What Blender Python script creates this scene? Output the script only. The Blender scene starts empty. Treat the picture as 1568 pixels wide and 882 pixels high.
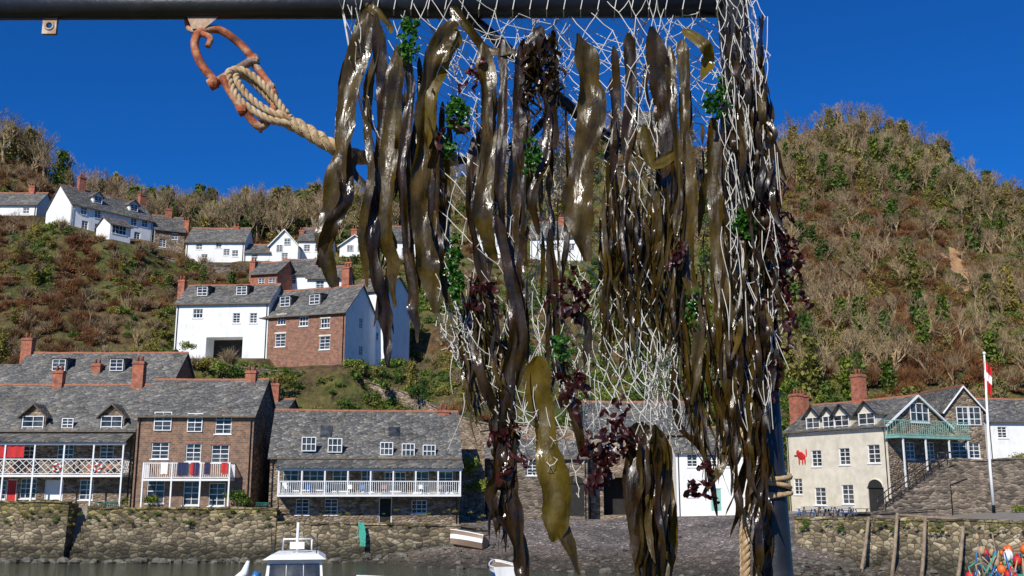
import bpy, math, random
import numpy as np
from mathutils import Vector, noise, Matrix
random.seed(7); rng=np.random.default_rng(7)
R=random.uniform
# ------------------------------------------------------------------ camera geometry
F=1524.0; PIT=math.radians(11.3); CAM=Vector((0,0,6))
cp,sp=math.cos(PIT),math.sin(PIT)
def ray(u,v):
    a=(u-784)/F; t=(441-v)/F
    return Vector((a,cp-t*sp,sp+t*cp))
def W(u,v,Y):
    d=ray(u,v); return CAM+d*(Y/d.y)
def zz(v,Y): return W(784,v,Y).z
scene=bpy.context.scene
cd=bpy.data.cameras.new("camera"); cd.sensor_width=36; cd.lens=F*36/1568
cd.clip_start=0.05; cd.clip_end=5000
cam=bpy.data.objects.new("camera",cd); scene.collection.objects.link(cam)
cam.location=CAM; cam.rotation_euler=(math.pi/2+PIT,0,0); scene.camera=cam
scene.view_settings.view_transform='Standard'; scene.view_settings.look='None'; scene.view_settings.exposure=0
# ------------------------------------------------------------------ light
EL=math.radians(38); AZ=math.radians(205)
w=bpy.data.worlds.new("World"); scene.world=w; w.use_nodes=True
nt=w.node_tree; nt.nodes.clear()
sky=nt.nodes.new("ShaderNodeTexSky"); sky.sky_type='NISHITA'; sky.sun_disc=False
sky.sun_elevation=EL; sky.sun_rotation=AZ; sky.air_density=1.0; sky.dust_density=0.0; sky.ozone_density=4.0
hs=nt.nodes.new("ShaderNodeMix"); hs.data_type='RGBA'; hs.blend_type='MULTIPLY'; hs.inputs[0].default_value=1
hs.inputs[7].default_value=(0.06,0.42,0.95,1)
bg=nt.nodes.new("ShaderNodeBackground"); bg.inputs[1].default_value=0.108
wo=nt.nodes.new("ShaderNodeOutputWorld")
nt.links.new(sky.outputs[0],hs.inputs[6]); nt.links.new(hs.outputs[2],bg.inputs[0]); nt.links.new(bg.outputs[0],wo.inputs[0])
sl=bpy.data.lights.new("sun","SUN"); sl.energy=5.0; sl.angle=math.radians(.5); sl.color=(1,.96,.88)
so=bpy.data.objects.new("sun",sl); scene.collection.objects.link(so)
sd=Vector((math.sin(AZ)*math.cos(EL),math.cos(AZ)*math.cos(EL),math.sin(EL)))
so.rotation_euler=sd.to_track_quat('Z','Y').to_euler(); so.location=(0,-20,60)
# ------------------------------------------------------------------ materials
MATS={}
class N:
    def __init__(s,name):
        m=bpy.data.materials.new(name); m.use_nodes=True; s.m=m; s.t=m.node_tree
        s.t.nodes.clear(); s.out=s.new("ShaderNodeOutputMaterial"); s.p=s.new("ShaderNodeBsdfPrincipled")
        s.l(s.p.outputs[0],s.out.inputs[0]); MATS[name]=m
    def new(s,k): return s.t.nodes.new(k)
    def l(s,a,b): s.t.links.new(a,b)
    def co(s): 
        return s.new("ShaderNodeTexCoord").outputs['Object']
    def flat(s,kx=1,kz=1):
        sx=s.new("ShaderNodeSeparateXYZ"); s.l(s.co(),sx.inputs[0])
        a=s.new("ShaderNodeMath"); a.operation='SUBTRACT'; s.l(sx.outputs[0],a.inputs[0]); s.l(sx.outputs[1],a.inputs[1])
        b=s.new("ShaderNodeMath"); b.operation='MULTIPLY'; s.l(a.outputs[0],b.inputs[0]); b.inputs[1].default_value=kx
        c=s.new("ShaderNodeMath"); c.operation='MULTIPLY'; s.l(sx.outputs[2],c.inputs[0]); c.inputs[1].default_value=kz
        o=s.new("ShaderNodeCombineXYZ"); s.l(b.outputs[0],o.inputs[0]); s.l(c.outputs[0],o.inputs[1]); return o.outputs[0]
    def noise(s,vec,sc,det=6,rough=.6):
        n=s.new("ShaderNodeTexNoise"); n.inputs['Scale'].default_value=sc; n.inputs['Detail'].default_value=det; n.inputs['Roughness'].default_value=rough
        if vec is not None: s.l(vec,n.inputs['Vector'])
        return n.outputs['Fac']
    def ramp(s,fac,stops,interp='LINEAR'):
        r=s.new("ShaderNodeValToRGB"); r.color_ramp.interpolation=interp; e=r.color_ramp.elements
        while len(e)<len(stops): e.new(.5)
        for i,(p,c) in enumerate(stops):
            e[i].position=p; e[i].color=(c[0],c[1],c[2],1)
        s.l(fac,r.inputs[0]); return r.outputs[0]
    def mix(s,f,a,b,mode='MIX'):
        m=s.new("ShaderNodeMix"); m.data_type='RGBA'; m.blend_type=mode
        if isinstance(f,(int,float)): m.inputs[0].default_value=f
        else: s.l(f,m.inputs[0])
        for k,x in ((6,a),(7,b)):
            if isinstance(x,tuple): m.inputs[k].default_value=(*x,1)
            else: s.l(x,m.inputs[k])
        return m.outputs[2]
    def bump(s,h,st=.5,d=.05):
        b=s.new("ShaderNodeBump"); b.inputs['Strength'].default_value=st; b.inputs['Distance'].default_value=d
        s.l(h,b.inputs['Height']); s.l(b.outputs[0],s.p.inputs['Normal'])
    def base(s,c):
        if isinstance(c,tuple): s.p.inputs['Base Color'].default_value=(*c,1)
        else: s.l(c,s.p.inputs['Base Color'])
    def rough(s,r): s.p.inputs['Roughness'].default_value=r
def mnoise(name,stops,sc,rough=.8,bump=0,bd=.02,metal=0,det=6,streak=False):
    n=N(name); f=n.noise(n.co(),sc,det); c=n.ramp(f,stops); n.rough(rough); n.p.inputs['Metallic'].default_value=metal
    if streak:
        mp=n.new("ShaderNodeMapping"); mp.inputs['Scale'].default_value=(1.2,1.2,.4); n.l(n.co(),mp.inputs[0])
        c=n.mix(.5,c,n.ramp(n.noise(mp.outputs[0],1.0,7,.75),[(.3,(.66,.64,.58)),(.5,(1,1,1))]),'MULTIPLY')
    n.base(c)
    if bump: n.bump(f,bump,bd)
    return n
def masonry(name,stops,mortar,kx,kz,sc=1,jw=.07,rough=.9,weather=None,lichen=None):
    n=N(name); v=n.flat(kx,kz)
    a=n.new("ShaderNodeTexVoronoi"); a.voronoi_dimensions='2D'; a.inputs['Scale'].default_value=sc; n.l(v,a.inputs['Vector'])
    b=n.new("ShaderNodeTexVoronoi"); b.voronoi_dimensions='2D'; b.feature='DISTANCE_TO_EDGE'; b.inputs['Scale'].default_value=sc; n.l(v,b.inputs['Vector'])
    sx=n.new("ShaderNodeSeparateColor"); n.l(a.outputs['Color'],sx.inputs[0])
    c=n.ramp(sx.outputs[0],stops)
    mm=n.ramp(b.outputs['Distance'],[(0,(1,1,1)),(jw,(0,0,0))])
    c=n.mix(mm,c,mortar)
    big=n.noise(n.co(),.5,6,.7); c=n.mix(.85,c,n.ramp(big,[(.34,(.5,.47,.43)),(.66,(1.25,1.18,1.1))]),'MULTIPLY')
    if lichen:
        ln=n.noise(n.co(),.9,7,.75); c=n.mix(n.ramp(ln,[(.54,(0,0,0)),(.68,(.75,.75,.75))]),c,lichen)
    if weather:
        s2=n.new("ShaderNodeSeparateXYZ"); n.l(n.co(),s2.inputs[0])
        nz=n.noise(n.co(),1.2,5); ad=n.new("ShaderNodeMath"); ad.operation='MULTIPLY_ADD'; n.l(nz,ad.inputs[0]); ad.inputs[1].default_value=2.2; n.l(s2.outputs[2],ad.inputs[2])
        mr=n.new("ShaderNodeMapRange"); n.l(ad.outputs[0],mr.inputs[0]); mr.inputs[1].default_value=1.0; mr.inputs[2].default_value=6.0
        low=n.ramp(mr.outputs[0],[(0,(.16,.17,.13)),(.25,(.34,.34,.28)),(.42,(.95,.9,.78)),(.72,(1,.93,.75)),(.85,(.75,.72,.36))])
        c=n.mix(1.0,c,low,'MULTIPLY')
    n.base(c); n.rough(rough); n.bump(b.outputs['Distance'],.9,.15); return n
masonry("stone_rubble",[(0,(.12,.085,.055)),(.4,(.23,.17,.12)),(.7,(.32,.25,.175)),(1,(.44,.38,.3))],(.22,.18,.14),2.8,5.4)
masonry("stone_dark",[(0,(.07,.06,.05)),(.5,(.17,.14,.11)),(1,(.3,.25,.2))],(.10,.085,.07),2.0,4.6)
masonry("quay_stone",[(0,(.09,.08,.06)),(.35,(.2,.175,.135)),(.7,(.31,.27,.2)),(1,(.46,.42,.34))],(.035,.032,.026),1.8,3.4,weather=True,jw=.11)
masonry("slate",[(0,(.075,.08,.08)),(.5,(.13,.135,.13)),(.85,(.2,.2,.185)),(1,(.31,.29,.25))],(.045,.045,.045),3.0,6.5,jw=.06,rough=.6,lichen=(.26,.215,.14))
def brick(name,c1,c2,mort):
    n=N(name); b=n.new("ShaderNodeTexBrick"); n.l(n.flat(),b.inputs['Vector'])
    b.inputs['Color1'].default_value=(*c1,1); b.inputs['Color2'].default_value=(*c2,1); b.inputs['Mortar'].default_value=(*mort,1)
    b.inputs['Scale'].default_value=1; b.inputs['Brick Width'].default_value=.4; b.inputs['Row Height'].default_value=.17; b.inputs['Mortar Size'].default_value=.018
    f=n.noise(n.co(),2.0,8,.75); n.base(n.mix(.9,b.outputs[0],n.ramp(f,[(.32,(.4,.42,.5)),(.62,(1.35,1.25,1.15))]),'MULTIPLY')); n.rough(.9)
brick("brick_red",(.31,.13,.075),(.18,.09,.06),(.3,.22,.16))
brick("brick_brown",(.27,.16,.10),(.15,.1,.07),(.26,.2,.15))
brick("brick_chimney",(.48,.15,.075),(.34,.1,.055),(.25,.16,.12))
mnoise("render_white",[(.3,(.76,.76,.74)),(.55,(.84,.84,.81)),(.8,(.87,.86,.83))],1.2,.85,.1,streak=True)
mnoise("render_cream",[(.3,(.56,.51,.40)),(.6,(.73,.66,.52)),(.8,(.78,.71,.58))],1.0,.85,.1,streak=True)
mnoise("paint_white",[(.3,(.74,.74,.72)),(.7,(.85,.85,.83))],3,.5)
mnoise("terracotta",[(.3,(.25,.09,.05)),(.7,(.42,.17,.09))],3,.85)
mnoise("timber",[(.3,(.09,.065,.045)),(.7,(.2,.15,.1))],4,.85,.3)
mnoise("timber_grey",[(.3,(.16,.11,.075)),(.7,(.36,.28,.18))],3,.85,.5)
mnoise("teal_paint",[(.3,(.18,.38,.32)),(.7,(.3,.52,.44))],3,.5)
mnoise("black_paint",[(.3,(.012,.013,.015)),(.7,(.03,.03,.033))],6,.35)
mnoise("cloth_navy",[(.3,(.012,.018,.06)),(.7,(.03,.04,.1))],5,.9)
mnoise("red_paint",[(.3,(.45,.01,.012)),(.7,(.6,.025,.02))],4,.6)
mnoise("blue_paint",[(.3,(.02,.1,.3)),(.7,(.04,.17,.42))],4,.4)
mnoise("orange_plastic",[(.3,(.6,.1,.015)),(.7,(.72,.17,.03))],4,.5)
mnoise("yellow_plastic",[(.3,(.55,.38,.03)),(.7,(.65,.48,.06))],4,.5)
mnoise("green_net",[(.3,(.02,.25,.18)),(.7,(.05,.4,.28))],9,.7)
mnoise("dark_interior",[(.3,(.012,.011,.01)),(.7,(.025,.022,.02))],2,.9)
g=N("window_glass"); g.base(g.ramp(g.noise(g.co(),.9),[(.35,(.01,.012,.015)),(.55,(.06,.065,.07)),(.7,(.16,.155,.14))])); g.rough(.1)
mnoise("gravel_paving",[(.3,(.16,.145,.12)),(.7,(.27,.24,.2))],2,.9,.3)
mnoise("wet_rock",[(.3,(.03,.03,.022)),(.5,(.09,.08,.06)),(.7,(.22,.2,.16))],1.2,.75,.6,.1)
# shingle
n=N("shingle"); c=n.co(); v=n.new("ShaderNodeTexVoronoi"); v.inputs['Scale'].default_value=6.5; n.l(c,v.inputs['Vector'])
sx=n.new("ShaderNodeSeparateColor"); n.l(v.outputs['Color'],sx.inputs[0])
cc=n.ramp(sx.outputs[0],[(0,(.08,.07,.065)),(.6,(.16,.14,.125)),(.9,(.26,.235,.21)),(1,(.5,.47,.42))])
cc=n.mix(.9,cc,n.ramp(n.noise(c,.3,7,.7),[(.4,(.5,.48,.46)),(.58,(1.15,1.05,1.0))]),'MULTIPLY')
s2=n.new("ShaderNodeSeparateXYZ"); n.l(c,s2.inputs[0]); mr=n.new("ShaderNodeMapRange"); n.l(s2.outputs[2],mr.inputs[0]); mr.inputs[1].default_value=.0; mr.inputs[2].default_value=1.6
cc=n.mix(1,cc,n.ramp(mr.outputs[0],[(0,(.3,.29,.22)),(.45,(.55,.5,.42)),(1,(1,1,1))]),'MULTIPLY'); n.base(cc); n.rough(.8); n.bump(v.outputs['Distance'],.8,.1)
# hill ground
n=N("hill_turf"); c=n.co(); a=n.noise(c,.07,8,.7); b=n.noise(c,.9,8,.75)
ca=n.ramp(a,[(.36,(.08,.11,.02)),(.45,(.15,.15,.035)),(.53,(.18,.13,.05)),(.6,(.17,.09,.04)),(.7,(.11,.13,.025))])
n.base(n.mix(.9,ca,n.ramp(b,[(.38,(.25,.26,.22)),(.62,(1.3,1.3,1.1))]),'MULTIPLY')); n.rough(.95); n.bump(b,1,.9)
mnoise("bare_earth",[(.3,(.27,.14,.065)),(.7,(.5,.29,.14))],.9,.95,.8,.3)
# sea
n=N("sea_water"); c=n.co(); mp=n.new("ShaderNodeMapping"); mp.inputs['Scale'].default_value=(.6,1.6,1); n.l(c,mp.inputs[0])
n.base((.045,.055,.035)); n.rough(.07); n.bump(n.noise(mp.outputs[0],1.3,5,.6),.5,.3)
# foliage
def leafmat(name,stops,transl=.3):
    n=N(name); oi=n.new("ShaderNodeObjectInfo"); r=n.ramp(oi.outputs['Random'],stops)
    f=n.noise(n.co(),2.2,3); c=n.mix(.85,r,n.ramp(f,[(.36,(.4,.42,.38)),(.64,(1.45,1.4,1.1))]),'MULTIPLY')
    n.base(c); n.rough(.7); tr=n.new("ShaderNodeBsdfTranslucent"); n.l(c,tr.inputs[0]); ms=n.new("ShaderNodeMixShader"); ms.inputs[0].default_value=transl
    n.l(n.p.outputs[0],ms.inputs[1]); n.l(tr.outputs[0],ms.inputs[2]); n.l(ms.outputs[0],n.out.inputs[0])
leafmat("leaf_green",[(0,(.05,.11,.012)),(.3,(.10,.17,.018)),(.55,(.19,.24,.028)),(.8,(.06,.12,.018)),(1,(.15,.19,.03))],.25)
leafmat("leaf_olive",[(0,(.22,.21,.035)),(.4,(.31,.25,.06)),(.7,(.16,.18,.035)),(1,(.26,.18,.06))],.25)
leafmat("leaf_brown",[(0,(.20,.07,.03)),(.4,(.28,.12,.045)),(.7,(.17,.09,.045)),(1,(.32,.18,.07))],.25)
leafmat("twig_brown",[(0,(.24,.16,.10)),(.5,(.4,.29,.18)),(1,(.29,.22,.14))],.1)
# foreground
def kelpmat(name,dark,light,tl,amt,rl=.2,rh=.5):
    n=N(name); c=n.co(); f=n.noise(c,16,6,.7); col=n.ramp(f,[(.36,dark),(.64,light)])
    n.base(col); n.l(n.ramp(n.noise(c,22,4),[(.42,(rl,)*3),(.60,(rh,)*3)]),n.p.inputs['Roughness']); n.p.inputs['Specular IOR Level'].default_value=.5
    mp=n.new("ShaderNodeMapping"); mp.inputs['Scale'].default_value=(1.5,1,.55); n.l(c,mp.inputs[0]); n.bump(n.noise(mp.outputs[0],34,4,.55),.6,.008)
    tr=n.new("ShaderNodeBsdfTranslucent"); tr.inputs[0].default_value=(*tl,1); ms=n.new("ShaderNodeMixShader"); ms.inputs[0].default_value=amt
    n.l(n.p.outputs[0],ms.inputs[1]); n.l(tr.outputs[0],ms.inputs[2]); n.l(ms.outputs[0],n.out.inputs[0])
kelpmat("kelp_dark",(.010,.0055,.002),(.05,.027,.007),(.14,.07,.008),.15)
kelpmat("kelp_olive",(.026,.016,.003),(.105,.066,.009),(.26,.16,.01),.22)
kelpmat("kelp_gold",(.06,.04,.003),(.16,.11,.012),(.38,.25,.012),.3)
kelpmat("red_weed",(.014,.003,.003),(.065,.012,.012),(.2,.02,.015),.22,.25,.5)
kelpmat("green_weed",(.02,.075,.008),(.06,.17,.02),(.08,.35,.03),.3,.2,.45)
mnoise("net_string",[(.3,(.42,.4,.35)),(.7,(.68,.66,.6))],30,.8)
mnoise("rope_tan",[(.3,(.24,.14,.065)),(.5,(.43,.3,.16)),(.7,(.58,.46,.3))],60,.9,.5,.003)
mnoise("rust_metal",[(.36,(.12,.035,.018)),(.48,(.36,.09,.03)),(.56,(.42,.19,.09)),(.64,(.42,.36,.3))],30,.8,.9,.005,.1,8)
mnoise("galvanised",[(.3,(.16,.08,.04)),(.5,(.3,.2,.13)),(.7,(.42,.38,.33))],34,.6,.5,.004,.3,8)
n=N("black_tube"); n.base(n.ramp(n.noise(n.co(),9,6),[(.3,(.005,.006,.008)),(.6,(.015,.016,.019)),(.75,(.04,.04,.04))])); n.rough(.42); n.bump(n.noise(n.co(),40,5),.4,.004)
# ------------------------------------------------------------------ mesh builder
class B:
    def __init__(s): s.v=[]; s.f=[]; s.m=[]; s.mats=[]; s.sm=[]
    def mi(s,m):
        if m not in s.mats: s.mats.append(m)
        return s.mats.index(m)
    def poly(s,pts,m,smooth=False):
        i=len(s.v); s.v+= [tuple(p) for p in pts]; s.f.append(tuple(range(i,i+len(pts)))); s.m.append(s.mi(m)); s.sm.append(smooth)
    def hexa(s,p,m):
        i=len(s.v); s.v+=[tuple(q) for q in p]; k=s.mi(m)
        for f in ((0,3,2,1),(4,5,6,7),(0,1,5,4),(1,2,6,5),(2,3,7,6),(3,0,4,7)):
            s.f.append(tuple(i+j for j in f)); s.m.append(k); s.sm.append(False)
    def box(s,x0,x1,y0,y1,z0,z1,m):
        s.hexa([(x0,y0,z0),(x1,y0,z0),(x1,y1,z0),(x0,y1,z0),(x0,y0,z1),(x1,y0,z1),(x1,y1,z1),(x0,y1,z1)],m)
    def boxT(s,T,x0,x1,z0,z1,d0,d1,m):
        s.hexa([T(x0,z0,d0),T(x1,z0,d0),T(x1,z0,d1),T(x0,z0,d1),T(x0,z1,d0),T(x1,z1,d0),T(x1,z1,d1),T(x0,z1,d1)],m)
    def slab(s,a,b,c,d,th,m):
        dn=Vector((0,0,-th)); a,b,c,d=map(Vector,(a,b,c,d)); s.hexa([a+dn,b+dn,c+dn,d+dn,a,b,c,d],m)
    def bar(s,a,b,r,m,n=4): s.tube([Vector(a),Vector(b)],r,m,n)
    def tube(s,pts,r,m,n=8,closed=False,cap=True):
        pts=[Vector(p) for p in pts]; k=len(pts); i0=len(s.v); mi=s.mi(m); up=None
        rs=r if isinstance(r,(list,tuple)) else [r]*k
        for i,p in enumerate(pts):
            if closed: t=(pts[(i+1)%k]-pts[i-1])
            else: t=pts[min(i+1,k-1)]-pts[max(i-1,0)]
            t.normalize()
            if up is None: up=t.orthogonal().normalized()
            else:
                up=(up-t*up.dot(t)); up=up.normalized() if up.length>1e-6 else t.orthogonal().normalized()
            q=t.cross(up)
            for j in range(n):
                an=2*math.pi*j/n; s.v.append(tuple(p+(up*math.cos(an)+q*math.sin(an))*rs[i]))
        for i in range(k if closed else k-1):
            for j in range(n):
                a=i0+i*n+j; b=i0+i*n+(j+1)%n; c=i0+((i+1)%k)*n+(j+1)%n; d=i0+((i+1)%k)*n+j
                s.f.append((a,b,c,d)); s.m.append(mi); s.sm.append(n>4)
        if cap and not closed:
            s.f.append(tuple(i0+j for j in range(n))[::-1]); s.m.append(mi); s.sm.append(False)
            s.f.append(tuple(i0+(k-1)*n+j for j in range(n))); s.m.append(mi); s.sm.append(False)
    def ball(s,c,rx,ry,rz,m,nu=12,nv=8,jit=0):
        c=Vector(c); i0=len(s.v); mi=s.mi(m)
        for i in range(nv+1):
            th=math.pi*i/nv
            for j in range(nu):
                ph=2*math.pi*j/nu; k=1+jit*R(-1,1) if 0<i<nv else 1; s.v.append((c.x+rx*k*math.sin(th)*math.cos(ph),c.y+ry*k*math.sin(th)*math.sin(ph),c.z+rz*math.cos(th)))
        for i in range(nv):
            for j in range(nu):
                a=i0+i*nu+j; b=i0+i*nu+(j+1)%nu; s.f.append((a,a+nu,b+nu,b)); s.m.append(mi); s.sm.append(jit==0)
    def obj(s,name,parent=None):
        me=bpy.data.meshes.new(name); me.from_pydata(s.v,[],s.f)
        for m in s.mats: me.materials.append(MATS[m])
        me.polygons.foreach_set("material_index",s.m); me.polygons.foreach_set("use_smooth",s.sm); me.update()
        o=bpy.data.objects.new(name,me); scene.collection.objects.link(o)
        if parent: o.parent=parent
        return o
def empty(name,loc=(0,0,0),rz=0):
    e=bpy.data.objects.new(name,None); e.location=loc; e.rotation_euler=(0,0,rz); scene.collection.objects.link(e); return e
# ------------------------------------------------------------------ houses
PLATS=[]
def window(b,T,x0,x1,z0,z1,c=2,r=2,d=.1,fr=.07,sill=True,m="paint_white"):
    b.boxT(T,x0,x1,z0,z1,d+.05,d+.07,"window_glass")
    b.boxT(T,x0,x0+fr,z0,z1,d-.03,d+.045,m); b.boxT(T,x1-fr,x1,z0,z1,d-.03,d+.045,m)
    b.boxT(T,x0+fr,x1-fr,z0,z0+fr,d-.028,d+.045,m); b.boxT(T,x0+fr,x1-fr,z1-fr,z1,d-.028,d+.045,m)
    for i in range(1,c):
        x=x0+(x1-x0)*i/c; b.boxT(T,x-.025,x+.025,z0+fr,z1-fr,d-.01,d+.045,m)
    for i in range(1,r):
        z=z0+(z1-z0)*i/r; q=.035 if i==r//2 else .02; b.boxT(T,x0+fr,x1-fr,z-q,z+q,d-.006,d+.043,m)
    if sill: b.boxT(T,x0-.08,x1+.08,z0-.1,z0-.004,-.07,d-.035,m)
def wallpanel(b,T,w,z0,h,holes,m,dep=.16):
    xs=sorted(set([0,w]+[q for H in holes for q in H[:2]])); zs=sorted(set([z0,h]+[q for H in holes for q in H[2:4]]))
    for i in range(len(xs)-1):
        for j in range(len(zs)-1):
            cx=(xs[i]+xs[i+1])/2; cz=(zs[j]+zs[j+1])/2
            if any(H[0]<cx<H[1] and H[2]<cz<H[3] for H in holes): continue
            b.poly([T(xs[i],zs[j],0),T(xs[i+1],zs[j],0),T(xs[i+1],zs[j+1],0),T(xs[i],zs[j+1],0)],m)
    for x0,x1,za,zb in holes:
        b.poly([T(x0,za,0),T(x0,za,dep),T(x0,zb,dep),T(x0,zb,0)],m); b.poly([T(x1,za,0),T(x1,zb,0),T(x1,zb,dep),T(x1,za,dep)],m)
        b.poly([T(x0,za,0),T(x1,za,0),T(x1,za,dep),T(x0,za,dep)],m); b.poly([T(x0,zb,0),T(x0,zb,dep),T(x1,zb,dep),T(x1,zb,0)],m)
def house(name,uL,YL,uR,YR,vb,ve,vr,depth,wall="stone_rubble",side=None,wins=(),swins=(),doors=(),dormers=(),chims=(),gable=False,
          ridge="terracotta",found=3.5,roof="slate",lintel=None,arch=None,skyl=(),over=.3,wm="paint_white"):
    side=side or wall; Ym=(YL+YR)/2; vm=(vb+ve)/2
    PL=W(uL,vm,YL); PR=W(uR,vm,YR); z0=W((uL+uR)/2,vb,Ym).z; PL.z=z0; PR.z=z0
    X=(PR-PL); w_=X.length; X.normalize(); Yd=Vector((-X.y,X.x,0)); ang=math.atan2(X.y,X.x)
    h=W((uL+uR)/2,ve,Ym).z-z0; yr=0 if gable else depth/2
    rise=W((uL+uR)/2,vr,Ym+yr).z-z0-h
    def pl(u,v,y=0):
        d=ray(u,v); P=PL+Yd*y; t=(P-CAM).dot(Yd)/d.dot(Yd); q=CAM+d*t; return (q-PL).dot(X),q.z-z0
    def ps(u,v,x):
        d=ray(u,v); P=PL+X*x; t=(P-CAM).dot(X)/d.dot(X); q=CAM+d*t; return (q-PL).dot(Yd),q.z-z0
    e=empty(name,PL,ang); PLATS.append((PL.copy(),X.copy(),Yd.copy(),w_,depth,z0))
    wb,rb,nb,cb=B(),B(),B(),B()
    Tf=lambda x,z,d:Vector((x,d,z)); Ts=lambda x,z,d:Vector((w_-d,x,z))
    holes=[]
    for q in wins:
        u,v,ww,hh=q[:4]; x,z=pl(u,v); c,r=(q[4],q[5]) if len(q)>4 else (2,4)
        H=(x-ww/2,x+ww/2,z-hh/2,z+hh/2)
        if H[0]<.05 or H[1]>w_-.05 or H[3]>h-.05: 
            if H[3]>h-.05 and H[0]>0 and H[1]<w_: window(nb,Tf,*H,c,r,d=-.08,sill=False,m=wm)
            continue
        holes.append(H); window(nb,Tf,*H,c,r,m=wm)
        if lintel: nb.boxT(Tf,H[0]-.1,H[1]+.1,H[3]+.004,H[3]+.2,-.025,.05,lintel)
    for q in doors:
        u,v,ww,hh,m=q[:5]; x,z=pl(u,v); H=(x-ww/2,x+ww/2,z-hh/2,z+hh/2)
        if H[0]<.05 or H[1]>w_-.05: continue
        holes.append(H); nb.boxT(Tf,H[0],H[1],H[2],H[3],.12,.15,m)
        if len(q)>5:
            pts=[(x+ww/2*math.cos(a),-.006,H[3]-.02+ww*.42*math.sin(a)) for a in [math.pi*i/10 for i in range(11)]]
            nb.poly(pts,m); nb.tube([(p_[0],-.03,p_[2]) for p_ in pts],.06,wall,6)
            continue
        nb.boxT(Tf,H[0],H[0]+.08,H[2],H[3],.06,.118,"paint_white"); nb.boxT(Tf,H[1]-.08,H[1],H[2],H[3],.06,.118,"paint_white"); nb.boxT(Tf,H[0]+.08,H[1]-.08,H[3]-.08,H[3],.06,.118,"paint_white")
    if arch:
        u,v,ww,hh=arch; x,z=pl(u,v); H=(x-ww/2,x+ww/2,z-hh/2,z+hh/2); holes.append(H)
        nb.boxT(Tf,H[0],H[1],H[2],H[3],2.4,2.5,"dark_interior")
        for xx in (H[0],H[1]): nb.poly([Tf(xx,H[2],.16),Tf(xx,H[2],2.4),Tf(xx,H[3],2.4),Tf(xx,H[3],.16)],wall)
        nb.poly([Tf(H[0],H[3],.16),Tf(H[1],H[3],.16),Tf(H[1],H[3],2.4),Tf(H[0],H[3],2.4)],wall); nb.poly([Tf(H[0],H[2],.16),Tf(H[1],H[2],.16),Tf(H[1],H[2],2.4),Tf(H[0],H[2],2.4)],wall)
    wallpanel(wb,Tf,w_,-found,h,holes,wall)
    sh=[]
    for q in swins:
        u,v,ww,hh=q[:4]; y,z=ps(u,v,w_); c,r=(q[4],q[5]) if len(q)>4 else (2,4); H=(y-ww/2,y+ww/2,z-hh/2,z+hh/2)
        if H[0]<.1 or H[1]>depth-.1: continue
        if H[3]>h-.05: window(nb,Ts,*H,c,r,d=-.08)
        else: sh.append(H); window(nb,Ts,*H,c,r)
    wallpanel(wb,Ts,depth,-found,h,sh,side)
    wb.poly([(0,0,-found),(0,depth,-found),(0,depth,h),(0,0,h)][::-1],side); wb.poly([(0,depth,-found),(w_,depth,-found),(w_,depth,h),(0,depth,h)],side)
    o=over
    if not gable:
        sl=rise/(depth/2); za=h-o*sl+.1; zr=h+rise+.1
        for x in (0,w_): wb.poly([(x,0,h),(x,depth,h),(x,depth/2,h+rise)],side)
        nb_=max(2,int((w_+.4)/1.6)); xs=[-.2+(w_+.4)*i/nb_ for i in range(nb_+1)]; sg=[.06*noise.noise(Vector((x_*.4+PL.x,PL.y,7)))-.05*math.sin(math.pi*i/nb_) for i,x_ in enumerate(xs)]
        for i in range(nb_):
            a_,c_=xs[i],xs[i+1]; s0,s1=sg[i],sg[i+1]
            rb.slab((a_,-o,za+s0*.5),(c_,-o,za+s1*.5),(c_,depth/2,zr+s1),(a_,depth/2,zr+s0),.12,roof)
            rb.slab((a_,depth/2,zr+s0),(c_,depth/2,zr+s1),(c_,depth+o,za),(a_,depth+o,za),.12,roof)
            rb.hexa([(a_,depth/2-.13,zr-.1+s0),(c_-.02,depth/2-.13,zr-.1+s1),(c_-.02,depth/2+.13,zr-.1+s1),(a_,depth/2+.13,zr-.1+s0),(a_,depth/2-.09,zr+.07+s0),(c_-.02,depth/2-.09,zr+.07+s1),(c_-.02,depth/2+.09,zr+.07+s1),(a_,depth/2+.09,zr+.07+s0)],ridge)
        rb.box(-.2,w_+.2,-o-.1,-o-.003,za-.16,za-.04,"timber")
        if side=="stone_rubble" and wall=="render_cream":
            for ya in (-o,depth+o): rb.bar((w_+.26,ya,za-.1),(w_+.26,depth/2,zr-.1),.11,"paint_white")
        if w_>6:
            for xx in (.22,w_-.22): nb.tube([(xx,-o,za-.15),(xx,-.09,za-.5),(xx,-.09,-.3)],.045,"black_paint",6)
        for (u,v,ww,hh) in skyl:
            x,z=pl(u,v,depth*.25); y=depth*.25; zz_=h+y*sl+.1
            rb.slab((x-ww/2,y-hh/2,zz_-hh/2*sl+.06),(x+ww/2,y-hh/2,zz_-hh/2*sl+.06),(x+ww/2,y+hh/2,zz_+hh/2*sl+.06),(x-ww/2,y+hh/2,zz_+hh/2*sl+.06),.05,"window_glass")
    else:
        sl=rise/(w_/2); za=h-o*sl+.1; zr=h+rise+.1
        for y in (0,depth): wb.poly([(0,y,h),(w_,y,h),(w_/2,y,h+rise)],wall)
        rb.slab((-o,-.25,za),(w_/2,-.25,zr),(w_/2,depth,zr),(-o,depth,za),.12,roof)
        rb.slab((w_/2,-.25,zr),(w_+o,-.25,za),(w_+o,depth,za),(w_/2,depth,zr),.12,roof)
        rb.box(w_/2-.13,w_/2+.13,-.27,depth,zr-.1,zr+.07,ridge)
        for xa in (-o,w_+o): rb.bar((xa,-.31,za-.1),(w_/2,-.31,zr-.1),.08,"paint_white")
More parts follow.
